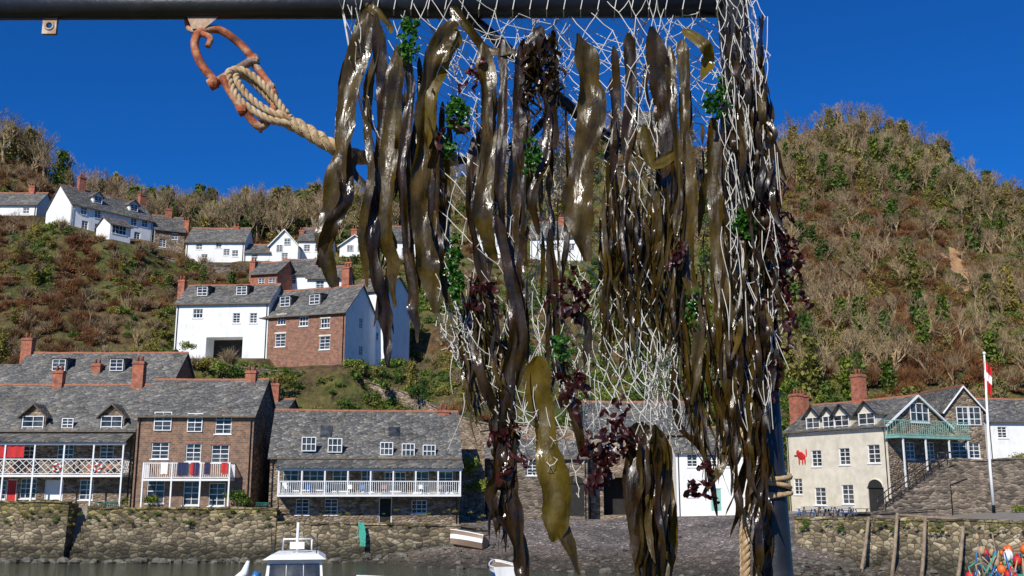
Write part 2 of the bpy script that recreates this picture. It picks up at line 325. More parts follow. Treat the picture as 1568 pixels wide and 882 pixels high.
    for (u,v,ww,hh,yf,kind) in dormers:
        x,_=pl(u,v,yf); zb=h+yf*sl-(.5 if yf<.1 else .0); zt=zb+hh; dz=.02 if yf<.1 else 0; yf2=yf-dz
        ye=min(depth/2,(zt-h)/sl+.3)
        cheek="slate" if yf>.1 else side
        if wall=="render_cream": cheek=wall
        nb.box(x-ww/2,x+ww/2,yf2,max(ye,yf+.4),zb,zt,cheek if kind!='white' else 'render_white')
        T2=lambda a,z,d,yy=yf2:Vector((a,yy+d,z))
        window(nb,T2,x-ww/2+.12,x+ww/2-.12,zb+.12,zt-.08,2,3,d=-.08,sill=False)
        if kind=='gable' or kind=='white':
            rr=ww*.48; yE=min(depth/2,(zt+rr-h)/sl)
            for s_ in (-1,1):
                a,b_,c_,d_=(x+s_*(ww/2+.25),yf2-.3,zt-.22),(x,yf2-.3,zt+rr),(x,yE,zt+rr),(x+s_*(ww/2+.25),max(ye,yf+.4),zt-.22)
                rb.slab(a,b_,c_,d_,.09,roof)
                rb.bar(Vector(a)+Vector((0,-.03,-.06)),Vector(b_)+Vector((0,-.03,-.06)),.07,"timber" if wall!="render_cream" else "black_paint")
            nb.poly([(x-ww/2,yf2,zt),(x+ww/2,yf2,zt),(x,yf2,zt+rr-.08)],'render_white' if kind=='white' else wall)
        else: rb.slab((x-ww/2-.12,yf2-.2,zt+.06),(x+ww/2+.12,yf2-.2,zt+.06),(x+ww/2+.12,ye+.3,zt+.2),(x-ww/2-.12,ye+.3,zt+.2),.1,roof)
    for (u,vt,yc,cw,cdp) in chims:
        x,zt=pl(u,vt,yc); zt-=.35
        cb.box(x-cw/2,x+cw/2,yc-cdp/2,yc+cdp/2,h-.5,zt,"brick_chimney"); cb.box(x-cw/2-.07,x+cw/2+.07,yc-cdp/2-.07,yc+cdp/2+.07,zt-.25,zt-.1,"brick_chimney")
        k=2 if cw>.7 else 1
        for i in range(k):
            xx=x+(i-(k-1)/2)*.42; cb.tube([(xx,yc,zt),(xx,yc,zt+.45),(xx,yc,zt+.5)],[.14,.11,.14],"terracotta",8)
    wb.obj("walls",e); rb.obj("roof",e)
    if nb.v: nb.obj("windows_and_doors",e)
    if cb.v: cb.obj("chimneys",e)
    return dict(e=e,w=w_,h=h,pl=pl,ps=ps,d=depth)
def balcony(H,u0,u1,vf,vr_top,dep,npost,lattice=False,roofv=None,ground=True,brace=False,extra=None):
    x0,zf=H['pl']((u0),vf,-dep); x1,_=H['pl'](u1,vf,-dep); _,zt=H['pl'](u0/2+u1/2,vr_top,-dep); _,zf=H['pl'](u0/2+u1/2,vf,-dep)
    b=B(); m="paint_white"; x1=min(x1,H['w']+.3)
    b.box(x0,x1,-dep,-.003,zf-.18,zf,m); zc=zt
    def rail(pa,pb,n):
        pa,pb=Vector(pa),Vector(pb); up=Vector((0,0,1)); hh=zc-zf
        b.bar(pa+up*hh,pb+up*hh,.05,m); b.bar(pa+up*.1,pb+up*.1,.04,m)
        if lattice:
            k=max(2,int((pb-pa).length/(hh*.9)))
            for i in range(k):
                q0=pa.lerp(pb,i/k); q1=pa.lerp(pb,(i+1)/k)
                b.bar(q0+up*.12,q1+up*(hh-.03),.035,m); b.bar(q1+up*.12,q0+up*(hh-.03),.035,m)
                md=(q0+q1)/2; b.bar(q0+up*(hh/2),md+up*hh*.95,.025,m); b.bar(q0+up*(hh/2),md+up*.1,.025,m); b.bar(q1+up*(hh/2),md+up*hh*.95,.025,m); b.bar(q1+up*(hh/2),md+up*.1,.025,m)
        else:
            k=int((pb-pa).length/.17)
            for i in range(k+1):
                q=pa.lerp(pb,i/k); b.bar(q+up*.1,q+up*hh,.028,m)
    rail((x0+.05,-dep+.05,zf),(x1-.05,-dep+.05,zf),40); rail((x0+.05,-dep+.05,zf),(x0+.05,0,zf),4); rail((x1-.05,-dep+.05,zf),(x1-.05,0,zf),4)
    if roofv:
        _,zrf=H['pl'](u0/2+u1/2,roofv[1],-dep-.2); _,zrb=H['pl'](u0/2+u1/2,roofv[0],0)
        b.slab((x0-.2,-dep-.25,zrf+.05),(x1+.2,-dep-.25,zrf+.05),(x1+.2,-.004,zrb),(x0-.2,-.004,zrb),.1,"slate")
        b.box(x0-.1,x1+.1,-dep,-dep+.12,zrf-.28,zrf-.07,m)
    for i in range(npost):
        x=x0+.07+(x1-x0-.14)*i/(npost-1)
        b.box(x-.06,x+.06,-dep-.004,-dep+.116,(-1 if ground else zf),zrf-.28 if roofv else zc+.05,m)
        if brace: b.bar((x,-.02,zf-1.6),(x,-dep+.1,zf-.15),.06,"timber")
    if roofv:
        for i in range(int((x1-x0)/1.6)):
            x=x0+.8+i*1.6+R(-.3,.3); m2=random.choice(["timber","timber_grey","paint_white","blue_paint","terracotta"])
            b.box(x-.22,x+.22,-.9,-.5,zf+.42,zf+.47,m2); b.box(x-.22,x+.22,-.5,-.45,zf+.42,zf+.95,m2)
            for sx_ in (-.2,.2):
                for sy_ in (-.88,-.5): b.bar((x+sx_,sy_,zf),(x+sx_,sy_,zf+.42),.025,m2)
    if extra: extra(b,x0,x1,zf,zc,dep)
    b.obj("balcony",H['e'])
def ring(b,c,r,m1="red_paint",m2="paint_white"):
    for k in range(8):
        pts=[Vector(c)+Vector((r*math.cos(a),0,r*math.sin(a))) for a in [2*math.pi*(k+j/3)/8 for j in range(4)]]
        b.tube(pts,r*.28,m1 if k%2 else m2,8,cap=False)
A=house("stone_cottage",-90,87,203,87,765,655,590,7.5,wall="stone_rubble",
  wins=[(104,650,1.0,1.1),(-20,648,1,1.1),(45,690,1.1,1.4),(100,692,1.4,1.4,3,3),(163,692,1.2,1.4),(43,748,1.4,1.7,3,4),(132,750,1.2,1.7),(0,750,1,1.6)],
  doors=[(82,752,1.6,1.9,"render_white"),(17,752,.9,2,"red_paint")],dormers=[(52,640,2.1,1.6,0,'gable'),(172,640,2.1,1.6,0,'gable'),(-40,640,2.1,1.6,0,'gable')],
  chims=[(92,562,3.75,.9,.7),(215,548,3.75,1,.8),(-60,560,3.75,.9,.7)],lintel="brick_red")
def exA(b,x0,x1,zf,zc,dep):
    for u in (88,151):
        x,z=A['pl'](u,716,-dep); ring(b,(x,-dep-.08,z),.3)
    x,z=A['pl'](16,690,-dep)
    for i in range(6): b.poly([(x-1+i*.35,-dep+.1+.08*(i%2),z-.55),(x-.65+i*.35,-dep+.18-.08*(i%2),z-.6),(x-.65+i*.35,-dep+.18-.08*(i%2),z+.35),(x-1+i*.35,-dep+.1+.08*(i%2),z+.4)],"red_paint")
balcony(A,-88,187,727,703,1.6,7,lattice=True,roofv=(662,676),extra=exA)
Bh=house("stone_house",206,86,386,86,776,634,582,8,wall="brick_brown",side="stone_dark",
  wins=[(250,645,1.5,1.6),(299,647,1.3,1.6),(342,650,1.4,1.6),(245,690,1.5,1.4),(296,693,1.3,1.5),(337,695,1.5,1.5),(238,752,1.5,2),(293,755,1.4,2),(332,757,1.4,1.9)],
  chims=[(386,562,4,.9,.8)],lintel="brick_red")
def exB(b,x0,x1,zf,zc,dep):
    for u,m in ((276,"cloth_navy"),(283,"cloth_navy"),(300,"cloth_navy"),(318,"cloth_navy"),(344,"red_paint"),(296,"red_paint"),(252,"render_white")):
        x,z=Bh['pl'](u,716,-dep); hw=R(.2,.34); lo=R(.1,.45)
        for i in range(3): b.poly([(x-hw+i*hw*.66,-dep-.06-.03*(i%2),zf+lo+R(0,.1)),(x-hw+hw*.66*(i+1),-dep-.09+.03*(i%2),zf+lo+R(0,.1)),(x-hw+hw*.66*(i+1),-dep-.09+.03*(i%2),zc+.05),(x-hw+i*hw*.66,-dep-.06-.03*(i%2),zc+.05)],m)
balcony(Bh,217,352,733,709,1.5,4,extra=exB)
C=house("verandah_house",412,84.8,703,87,800,697,630,8,wall="stone_rubble",
  wins=[(473,680,1.2,1.2,3,2),(513,682,1.2,1.2,3,2),(592,687,1.1,1.1,3,2),(625,689,1.1,1.1,3,2),(657,691,1.1,1.1,3,2),
   (445,733,1.3,1.9,2,3),(480,734,1.8,1.7,3,3),(522,735,1.4,1.8,2,3),(562,736,1,1.9,2,3),(605,737,1.8,1.6,4,3),(645,738,1.3,1.8,2,3),(682,738,1.3,1.8,2,3),
   (463,776,1.1,1.3),(507,776,1.1,1.3),(642,776,1.3,1.1,3,3)],doors=[(590,781,1.1,2.1,"dark_interior")],
  chims=[(679,622,4,1.0,.8)],skyl=[(500,650,1,1),(604,645,1,.8)])
balcony(C,424,706,757,737,1.7,9,roofv=(702,716),ground=False,brace=True)
house("slate_roofed_house",12,100,262,100,612,586,541,8,wall="brick_red",dormers=[(90,568,1.6,1.4,1.4,'flat'),(178,570,1.6,1.4,1.4,'flat')],chims=[(45,513,4,1.1,.9),(150,552,1.5,.9,.8)])
house("back_cottage",-120,99,14,99,620,600,560,7,wall="render_white",ridge="slate")
house("tall_chimney_cottage",398,98,440,98,640,625,612,5,wall="stone_rubble",chims=[(422,582,2,.9,.8)])
house("white_hillside_house",268,116,410,115,550,463,437,7,wall="render_white",wins=[(303,480,1.2,1.1,3,2),(362,487,.9,1.2),(388,487,.9,1.2)],
  dormers=[(310,450,1.5,1.3,1.2,'flat'),(370,452,1.5,1.3,1.2,'flat')],arch=(343,533,4.4,2.6),chims=[(280,425,3.5,.8,.7)])
house("brick_hillside_house",397,115.5,528,111.5,562,480,443,7.5,wall="brick_red",side="render_white",
  wins=[(431,490,1.2,1.1,3,2),(465,492,1.2,1.1,3,2),(498,495,1.2,1.1,3,2),(429,521,1.4,1.5),(497,525,1.4,1.5)],
  swins=[(553,495,.9,1.2),(553,537,1,1.1)],dormers=[(437,462,1.6,1.4,1.1,'flat'),(482,463,1.6,1.4,1.1,'flat')],lintel="render_cream",chims=[(532,405,4,1,.8),(512,420,6,1,.8)],found=6)
house("tall_white_house",534,120,590,118,560,445,428,6,wall="render_white",wins=[(552,537,1,1.2),(556,490,1,1.1),(575,515,.8,1)])
house("orange_brick_cottage",383,128,424,127,455,418,402,6,wall="brick_chimney",wins=[(400,432,1,1.1),(416,432,1,1.1)],chims=[(389,396,3,.8,.7)])
house("white_gable_house",425,131,475,131,455,418,398,6,wall="render_white",wins=[(447,428,1.1,1.2)],gable=False)
house("white_gable_house",470,129,530,129,450,425,408,6,wall="render_white",wins=[(490,435,1.1,1.1),(512,435,1.1,1.1)],chims=[(534,398,3,.9,.8)])
house("white_villa",107,141,234,151,361,325,302,8,wall="render_white",wins=[(128,322,1,1.4),(150,328,1,1.2),(205,340,1,1.2),(222,342,1,1.2),(130,345,1,1.4),(150,350,1,1.4),(210,362,1,1.4)],
  dormers=[(150,305,1.5,1.3,1.2,'white'),(205,318,1.5,1.3,1.2,'white')],chims=[(126,268,4,1,.8),(218,295,4,1,.8)])
house("white_villa_porch",168,140.5,200,143,372,345,338,4,wall="render_white",wins=[(183,352,2.2,1.3,4,2)])
house("brown_cottage",236,151,282,153,386,352,333,7,wall="stone_rubble",side="render_white",wins=[(249,372,1,1.3),(268,362,.9,1)],chims=[(259,317,3.5,.9,.8)])
house("white_cottage",284,151,374,151,404,369,350,6,wall="render_white",wins=[(305,377,1,1),(335,375,.9,1),(313,394,1,1),(347,386,1,1),(360,388,1,1)],chims=[(287,335,3,.8,.7),(363,344,3,.9,.7)])
house("low_white_cottage",376,151,413,151,402,386,375,5,wall="render_white",wins=[(390,393,1,.9)])
house("white_gabled_cottage",413,151,456,151,403,375,352,7,wall="render_white",gable=True,wins=[(428,380,1,1.1),(440,370,1,1.1),(436,392,1,1)],chims=[(463,350,4,.8,.8)])
house("white_gabled_cottage",457,153,502,153,401,367,350,7,wall="render_white",wins=[(470,380,1,1.1),(487,380,1,1.1)],chims=[(498,338,3,.9,.8)])
house("white_gabled_cottage",520,152,566,152,396,376,360,6,wall="render_white",gable=True,wins=[(536,380,1,1),(552,380,1,1)],chims=[(543,348,3,.9,.8)])
house("white_terrace",586,152,690,153,402,368,348,7,wall="render_white",wins=[(600,385,1,1.1),(620,385,1,1.1),(645,385,1,1.1),(668,385,1,1.1)],chims=[(640,340,3,.9,.8)])
house("white_terrace",728,152,800,152,398,352,335,7,wall="render_white",wins=[(745,370,1,1.1),(765,370,1,1.1),(785,370,1,1.1)],chims=[(750,325,3,.9,.8)])
house("white_terrace",812,154,892,153,402,362,340,7,wall="render_white",wins=[(830,378,1,1.1),(852,378,1,1.1),(875,378,1,1.1)],chims=[(860,330,3,.9,.8)])
house("hilltop_house",940,180,1010,180,205,190,172,8,wall="render_cream")
house("clifftop_cottage",-30,150,56,150,332,312,296,6,wall="render_white",wins=[(40,322,1,1)],chims=[(51,282,3,.9,.8)])
house("stone_warehouse",742,96,900,95,803,700,672,7,wall="stone_dark",wins=[(765,720,1,1.2),(815,718,1,1.2),(850,755,1,1.2)],doors=[(880,765,1.8,3.0,"dark_interior",1)] )
house("stone_boathouse",900,98,1062,98,800,662,616,8,wall="stone_rubble",wins=[(930,690,1,1.2),(1000,690,1,1.2)],arch=(888+60,760,3,3.6))
house("white_quay_house",1036,96,1160,96,795,690,655,7,wall="render_white",wins=[(1060,705,1,1.2),(1090,705,1,1.2),(1120,705,1,1.2),(1060,750,1,1.3),(1130,750,1,1.3)],doors=[(1097,765,1.1,2.1,"teal_paint")])
Hn=house("harbour_inn",1207,99,1362,88,783,655,617,8,wall="render_cream",side="stone_rubble",
  wins=[(1250,702,1.3,1.5),(1293,699,1.3,1.5),(1338,695,1.4,1.6),(1222,745,1.1,1.5),(1256,760,1.4,1.6),(1298,757,1.4,1.7)],
  dormers=[(1246,650,2.0,1.7,0,'gable'),(1270,650,1.7,1.7,0,'gable'),(1290,645,2.0,1.7,0,'gable'),(1328,640,2.1,1.7,0,'gable')],
  swins=[(1407,632,2.4,1.7,3,2),(1395,690,1.1,1.5),(1425,690,1.1,1.5)],doors=[(1342,767,1.8,2.3,"dark_interior",1)],chims=[(1313,568,4,1.1,.9),(1218,598,3,1.2,.8),(1228,600,6,1,.8)])
b=B(); x,z=Hn['pl'](1228,699)
for dx,dz,rx,rz in ((0,0,.55,.3),(-.45,.35,.25,.28),(-.35,-.45,.09,.35),(.1,-.45,.09,.35),(.42,-.42,.1,.35),(-.75,.1,.28,.08),(.65,.35,.07,.4),(-.1,.25,.35,.2)):
    b.ball((x+dx,-.05,z+dz),rx,.05,rz,"red_paint",10,6)
b.obj("lion_emblem",Hn['e'])
b=B(); w_=Hn['w']; _,zb=Hn['ps'](1410,668,w_+1.2); _,zt=Hn['ps'](1410,645,w_+1.2)
b.box(w_+.003,w_+1.6,-.3,8.8,zb-.2,zb,"teal_paint")
for (p,q) in (((w_+1.55,-.25),(w_+1.55,8.7)),((w_+.05,-.25),(w_+1.55,-.25))):
    P,Q=Vector((*p,0)),Vector((*q,0))
    for zq in (zb+.1,zt): b.bar(P+Vector((0,0,zq)),Q+Vector((0,0,zq)),.05,"teal_paint")
    k=int((Q-P).length/.26)
    for i in range(k+1):
        s_=P.lerp(Q,i/k); b.bar(s_+Vector((0,0,zb)),s_+Vector((0,0,zt)),.022,"teal_paint")
for yq in (.2,3,6,8.5): b.box(w_+1.4,w_+1.52,yq,yq+.12,-1,zb-.2,"paint_white")
b.obj("balcony",Hn['e'])
house("inn_wing",1452,92,1512,92.5,783,628,592,7,wall="stone_rubble",gable=True,wins=[(1474,637,1.3,1.7,2,3),(1491,637,1.3,1.7,2,3),(1470,690,1.5,1.5),(1492,690,1.2,1.4)])
house("white_harbour_cottage",1514,100,1680,101,720,643,612,7,wall="render_white",wins=[(1535,662,1,1.1),(1600,662,1,1.1)])
# ------------------------------------------------------------------ terrain
L=[(55,-2.5)]
COL={
-700:L+[(84.5,-.8),(86,4.28),(95,5),(112,zz(540,112)),(150,zz(330,150)),(185,zz(190,185)),(300,zz(190,185))],
-100:L+[(84.5,-.8),(86,4.28),(95,4.6),(101,9),(112,zz(535,112)),(150,zz(330,150)),(180,zz(190,180)),(300,zz(190,180))],
60:L+[(84.5,-.8),(86,4.28),(95,4.6),(101,8),(112,zz(540,112)),(150,zz(340,150)),(180,zz(285,180)),(300,zz(285,180))],
200:L+[(84.5,-.8),(86,4.28),(95,4.6),(101,8),(112,zz(565,112)),(150,zz(380,150)),(185,zz(335,185)),(300,zz(335,185))],
330:L+[(84.5,-.7),(86,4.2),(95,4.6),(103,10),(113,zz(568,113)),(124,zz(540,124)),(150,zz(406,150)),(185,zz(335,185)),(300,zz(335,185))],
420:L+[(84.5,-.6),(86,3.0),(95,4.2),(104,zz(640,104)),(112,zz(580,112)),(124,zz(550,124)),(150,zz(408,150)),(190,zz(325,190)),(300,zz(325,190))],
600:L+[(78,-.6),(84.5,.7),(86,2.9),(96,4.2),(107,zz(640,107)),(125,zz(520,125)),(150,zz(405,150)),(195,zz(300,195)),(300,zz(300,195))],
705:L+[(76.5,-.1),(84.5,1.7),(87,2.9),(97,4.2),(108,zz(655,108)),(150,zz(405,150)),(195,zz(275,195)),(300,zz(275,195))],
800:L+[(75.5,0),(90,3.3),(98,4),(110,zz(665,110)),(155,zz(400,155)),(200,zz(250,200)),(300,zz(250,200))],
1000:L+[(73,0),(89,3.3),(99,4),(113,zz(645,113)),(155,zz(420,155)),(203,zz(230,203)),(300,zz(230,203))],
1190:L+[(66,0),(74,1.9),(86,3.5),(103,4.1),(112,zz(625,112)),(150,zz(420,150)),(200,zz(232,200)),(300,zz(232,200))],
1213:L+[(66,0),(74,1.9),(86,3.5),(103,4.1),(112,zz(622,112)),(150,zz(412,150)),(200,zz(228,200)),(300,zz(228,200))],
1222:L+[(65.5,-.1),(74.3,1.7),(75.8,3.5),(103,4.0),(112,zz(620,112)),(150,zz(410,150)),(200,zz(226,200)),(300,zz(226,200))],
1320:L+[(66,-.4),(72.3,.6),(73.8,3.52),(104,3.9),(111,zz(615,111)),(150,zz(395,150)),(200,zz(194,200)),(300,zz(194,200))],
1450:L+[(69,-.4),(71,3.52),(104,3.9),(112,zz(610,112)),(150,zz(400,150)),(198,zz(225,198)),(300,zz(225,198))],
1568:L+[(66.8,-.8),(68.8,3.52),(105,5),(112,zz(620,112)),(150,zz(440,150)),(193,zz(310,193)),(300,zz(320,193))],
1750:L+[(64,-.8),(66,3.52),(105,5),(112,zz(640,112)),(150,zz(480,150)),(190,zz(400,190)),(300,zz(400,190))],
2300:L+[(60,-.8),(62,3.52),(105,5),(150,zz(600,150)),(190,zz(560,190)),(300,zz(560,190))]}
CK=sorted(COL); CA=[(u-784)/F for u in CK]
def raw_z(x,y):
    a=x/y; 
    i=max(0,min(len(CA)-2,int(np.searchsorted(CA,a))-1)); t=min(1,max(0,(a-CA[i])/(CA[i+1]-CA[i])))
    za=np.interp(y,*zip(*COL[CK[i]])); zb=np.interp(y,*zip(*COL[CK[i+1]])); z=za*(1-t)+zb*t
    if y>101: 
        k=min(1,(y-101)/12); z+=k*(2.4*noise.noise(Vector((x*.05,y*.05,0)))+1.6*noise.noise(Vector((x*.16,y*.16,3)))+.9*noise.noise(Vector((x*.4,y*.4,5))))
    elif y<90 and z<3.4: z+=.18*noise.noise(Vector((x*.3,y*.5,2)))
    return z
def ground_z(x,y):
    z=raw_z(x,y)
    if y<88 : return z
    best=9
    for P,X,Yd,w_,d,z0 in PLATS:
        dx=x-P.x; dy=y-P.y
        if abs(dx)>30 or abs(dy)>30: continue
        a=dx*X.x+dy*X.y; b_=dx*Yd.x+dy*Yd.y
        ex=max(-a-1.0,a-w_-1.0,0); ey=max(-b_-1.5,b_-d-1.0,0); e_=math.hypot(ex,ey)
        if e_<best: best=e_; zb=z0
    if best<4.5: 
        k=1-best/4.5; k=k*k*(3-2*k); z=z*(1-k)+(zb-.1)*k
    return z
ys=list(np.arange(56,104,.75))+list(np.arange(104,215,1.4))+list(np.arange(215,300,8))+[320,500,900]
as_=list(np.arange((-700-784)/F,(2300-784)/F,.0095)); b=B()
grid=[]
for y in ys:
    for a in as_: 
        z=ground_z(a*y,y) if y<300 else raw_z(a*299,299)-(y-299)*.05
        grid.append((a*y,y,z))
b.v=grid; nA=len(as_); mt=[b.mi("hill_turf"),b.mi("shingle"),b.mi("gravel_paving"),b.mi("bare_earth")]
def scar(u,y): return 141<y<159 and abs(u-(1484-(y-150)*1.6+18*noise.noise(Vector((y*.5,u*.02,0)))))<28-abs(y-150)*2.2
for j in range(len(ys)-1):
    for i in range(nA-1):
        b.f.append((j*nA+i,j*nA+i+1,(j+1)*nA+i+1,(j+1)*nA+i)); a=as_[i]; y=ys[j]; u=a*F+784
        k=0
        if y<99: k=2 if (u<600 or u>1220 or y>90) else 1
        if y<90 and (u<1222 and u>600) : k=1
        if grid[j*nA+i][2]<3.2 and y<85: k=1
        if y<103 and u>1200 and y>=99: k=2
        if scar(u,y): k=3
        b.m.append(mt[k]); b.sm.append(True)
b.obj("ground")
b=B(); b.poly([(-1500,-600,0),(1500,-600,0),(1500,300,0),(-1500,300,0)],"sea_water"); b.obj("sea")
# ------------------------------------------------------------------ quay walls
def stonewall(name,pts,bot,th,m="quay_stone",cope=True):
    b=B(); P=[W(*p) for p in pts]
    for i in range(len(P)-1):
        p,q=P[i],P[i+1]; d=Vector((q.x-p.x,q.y-p.y,0)).normalized(); nrm=Vector((-d.y,d.x,0)); n_=max(1,int((q-p).length/1.3))
        for k in range(n_):
            s0=p.lerp(q,k/n_); s1=p.lerp(q,(k+1)/n_); e0=.16*noise.noise(Vector((s0.x*.7,s0.y,1))); e1=.16*noise.noise(Vector((s1.x*.7,s1.y,1)))
            f0=Vector((s0.x,s0.y-.35,bot)); f1=Vector((s1.x,s1.y-.35,bot)); t0=s0+Vector((0,0,e0)); t1=s1+Vector((0,0,e1))
            b.hexa([f0,f1,Vector((s1.x,s1.y,bot))+nrm*th,Vector((s0.x,s0.y,bot))+nrm*th,t0,t1,t1+nrm*th,t0+nrm*th],m)
            if cope:
                u_=Vector((0,0,.14+R(-.03,.06))); o=-nrm*(.09+R(-.04,.05))
                b.hexa([t0+o,t1+o-d*.03,t1+nrm*.6,t0+nrm*.6,t0+o+u_,t1+o-d*.03+u_,t1+nrm*.6+u_,t0+nrm*.6+u_],m)
    return b.obj(name)
stonewall("harbour_wall",[(-400,768,84),(106,770,84)],-1.5,1.9)
stonewall("harbour_wall",[(134,779,84),(424,780,84)],-1.5,1.9)
stonewall("harbour_wall",[(424,801,84),(704,806,84),(748,812,86)],-1.5,.7)
stonewall("harbour_wall",[(1216,795,74),(1400,797,70.3),(1590,800,66.5),(1900,806,62)],-1.5,1.9)
b=B(); p=W(106,800,84); q=W(134,800,84)
for i in range(12): 
    x0=p.x+.02+(q.x-p.x)*(i/12); x1=p.x+.02+(q.x-p.x)*((i+1)/12)-.03; b.box(x0,x1,84.3,85.9,-1,.2+ (i+1)*.33,"quay_stone")
b.obj("stone_steps")
stonewall("terrace_wall",[(1432,706,87),(1560,704,84),(1750,702,80)],2,5,"stone_dark")
stonewall("parapet_wall",[(1300,790,79),(1432,782,82)],3,.5,"stone_dark")
stonewall("retaining_wall",[(262,557,112.5),(330,558,112),(398,566,110.5),(530,576,109.5),(615,600,108.5),(690,634,106),(765,655,104)],8,.6,"stone_rubble")
stonewall("retaining_wall",[(60,362,143),(160,388,143),(236,390,146),(300,406,147),(412,408,147),(560,404,148),(700,406,148)],25,.6,"stone_dark")
stonewall("retaining_wall",[(735,660,101),(800,650,101),(905,660,102)],3,.8,"stone_rubble")
stonewall("retaining_wall",[(640,690,94),(742,690,94)],3,.6,"stone_rubble")
stonewall("garden_wall",[(384,690,95),(415,690,95)],3,.6,"stone_dark")
# inn staircase
b=B(); p=W(1352,781,84); q=W(1430,712,86); n_=16
for i in range(n_):
    s0=p.lerp(q,i/n_); s1=p.lerp(q,(i+1)/n_); b.box(s0.x,s1.x-.004,83.2,85.2,3.3,s1.z,"stone_dark")
up=Vector((0,0,1))
for yy in (83.3,85.1):
    P=Vector((p.x,yy,p.z)); Q=Vector((q.x,yy,q.z))
    for hgt in (.5,1.0): b.bar(P+up*hgt,Q+up*hgt,.045,"black_paint",6)
    b.bar(Q+up,Q+up+Vector((1.5,0,0)),.045,"black_paint",6)
    for i in range(9): s0=P.lerp(Q,i/8); b.bar(s0,s0+up*1.05,.04,"black_paint",6)
b.obj("stone_staircase")
# flagpole
b=B(); p=W(1516,716,83); q=W(1507,541,83)
b.tube([p-up*3,p,q],[.14,.12,.07],"paint_white",10); b.ball(q,.14,.14,.14,"paint_white")
for k,(m,va,vb_) in enumerate((("red_paint",552,566),("paint_white",566,578),("red_paint",578,596))):
    for i in range(4):
        a0=W(1507+i*3,va+i*3,83+.16*(i%2)-.1); a1=W(1510+i*3,va+i*3+3,83+.16*((i+1)%2)-.1); c1=W(1510+i*3,vb_+i*3+3,83+.16*((i+1)%2)-.1); c0=W(1507+i*3,vb_+i*3,83+.16*(i%2)-.1)
        b.poly([a0,a1,c1,c0],m)
b.obj("flagpole")
for (u0,v0,u1,v1,Y0) in ((1330,792,1320,866,71.2),(1374,786,1366,875,70.3),(1417,790,1411,880,69.4),(1475,806,1466,890,68)):
    b=B(); p=W(u0,v0,Y0-.05); q=W(u1,v1,Y0-.9); q=q+(q-p)*.3; b.tube([q,p.lerp(q,.5)+Vector((.05,0,0)),p],[.15,.13,.11],"timber_grey",8); b.obj("timber_post")
b=B(); p=W(1372,788,71.5); q=W(1560,803,67.5); b.bar(p,q,.1,"timber_grey",6); b.obj("timber_rail")
def picnic(x,y,z,rz,m):
    b=B()
    for k in range(4): b.box(-.8,.8,-.36+k*.19,-.19+k*.19,.72,.76,m)
    for s_ in (-1,1):
        b.box(-.8,.8,s_*.7-.13,s_*.7+.13,.42,.46,m)
        for xx in (-.6,.6): b.bar((xx,s_*.15,.74),(xx,s_*.62,0),.04,m)
    for xx in (-.6,.6): b.bar((xx,-.72,.39),(xx,.72,.39),.035,m)
    o=b.obj("picnic_table"); o.location=(x,y,z); o.rotation_euler=(0,0,rz)
for i,u in enumerate((1236,1256,1278,1298,1316,1243,1268,1290)):
    p=W(u,789 if i<5 else 785,79 if i<5 else 83); picnic(p.x,p.y,ground_z(p.x,p.y)+.02,R(-.5,.5),"timber" if i%3 else "blue_paint")
def lobster_pot(u,Y,z):
    b=B(); b.box(-.4,.4,-.28,.28,0,.05,"timber")
    for k in range(5): 
        x=-.38+k*.19; b.tube([(x,.27*math.cos(a),.05+.38*math.sin(a)) for a in [i*math.pi/8 for i in range(9)]],.022,"black_paint",5)
    for a in [i*math.pi/10 for i in range(11)]: b.bar((-.38,.27*math.cos(a),.05+.38*math.sin(a)),(.38,.27*math.cos(a),.05+.38*math.sin(a)),.012,"green_net")
    p=W(u,780,Y); o=b.obj("lobster_pot"); o.location=(p.x,Y,z); o.rotation_euler=(0,0,R(-1,1))
for u,Y,z in ((70,84.9,4.52),(84,85,4.52),(150,84.9,4.35),(164,85,4.35),(172,84.9,4.35),(398,84.9,4.3),(408,84.8,4.3)): lobster_pot(u,Y,z)
# boulders on the foreshore
b=B()
for i in range(620):
    u=R(560,1225) if i<480 else R(1200,1500); y=R(66,86) if i<480 else R(66,72); x=(u-784)/F*y/1.02
    z=raw_z(x,y)
    if z<-.4 or z>2.6: continue
    if i<480 and R(0,1)<(z/2.6): continue
    s=R(.08,.3)*(1.3 if R(0,1)<.1 else 1); b.ball((x,y,z+s*.15),s*R(.9,1.6),s*R(.8,1.3),s*R(.5,.8),"wet_rock",7,5,.22)
for i in range(260):
    u=R(-60,740); x=(u-784)/F*83.2/1.03; s=R(.12,.4); b.ball((x,83.4-R(0,.9),raw_z(x,83.4)*.6+R(-.1,.25) if u>560 else R(-.15,.2)),s*1.3,s,s*.8,"wet_rock",7,5,.25)
b.obj("foreshore_rocks")
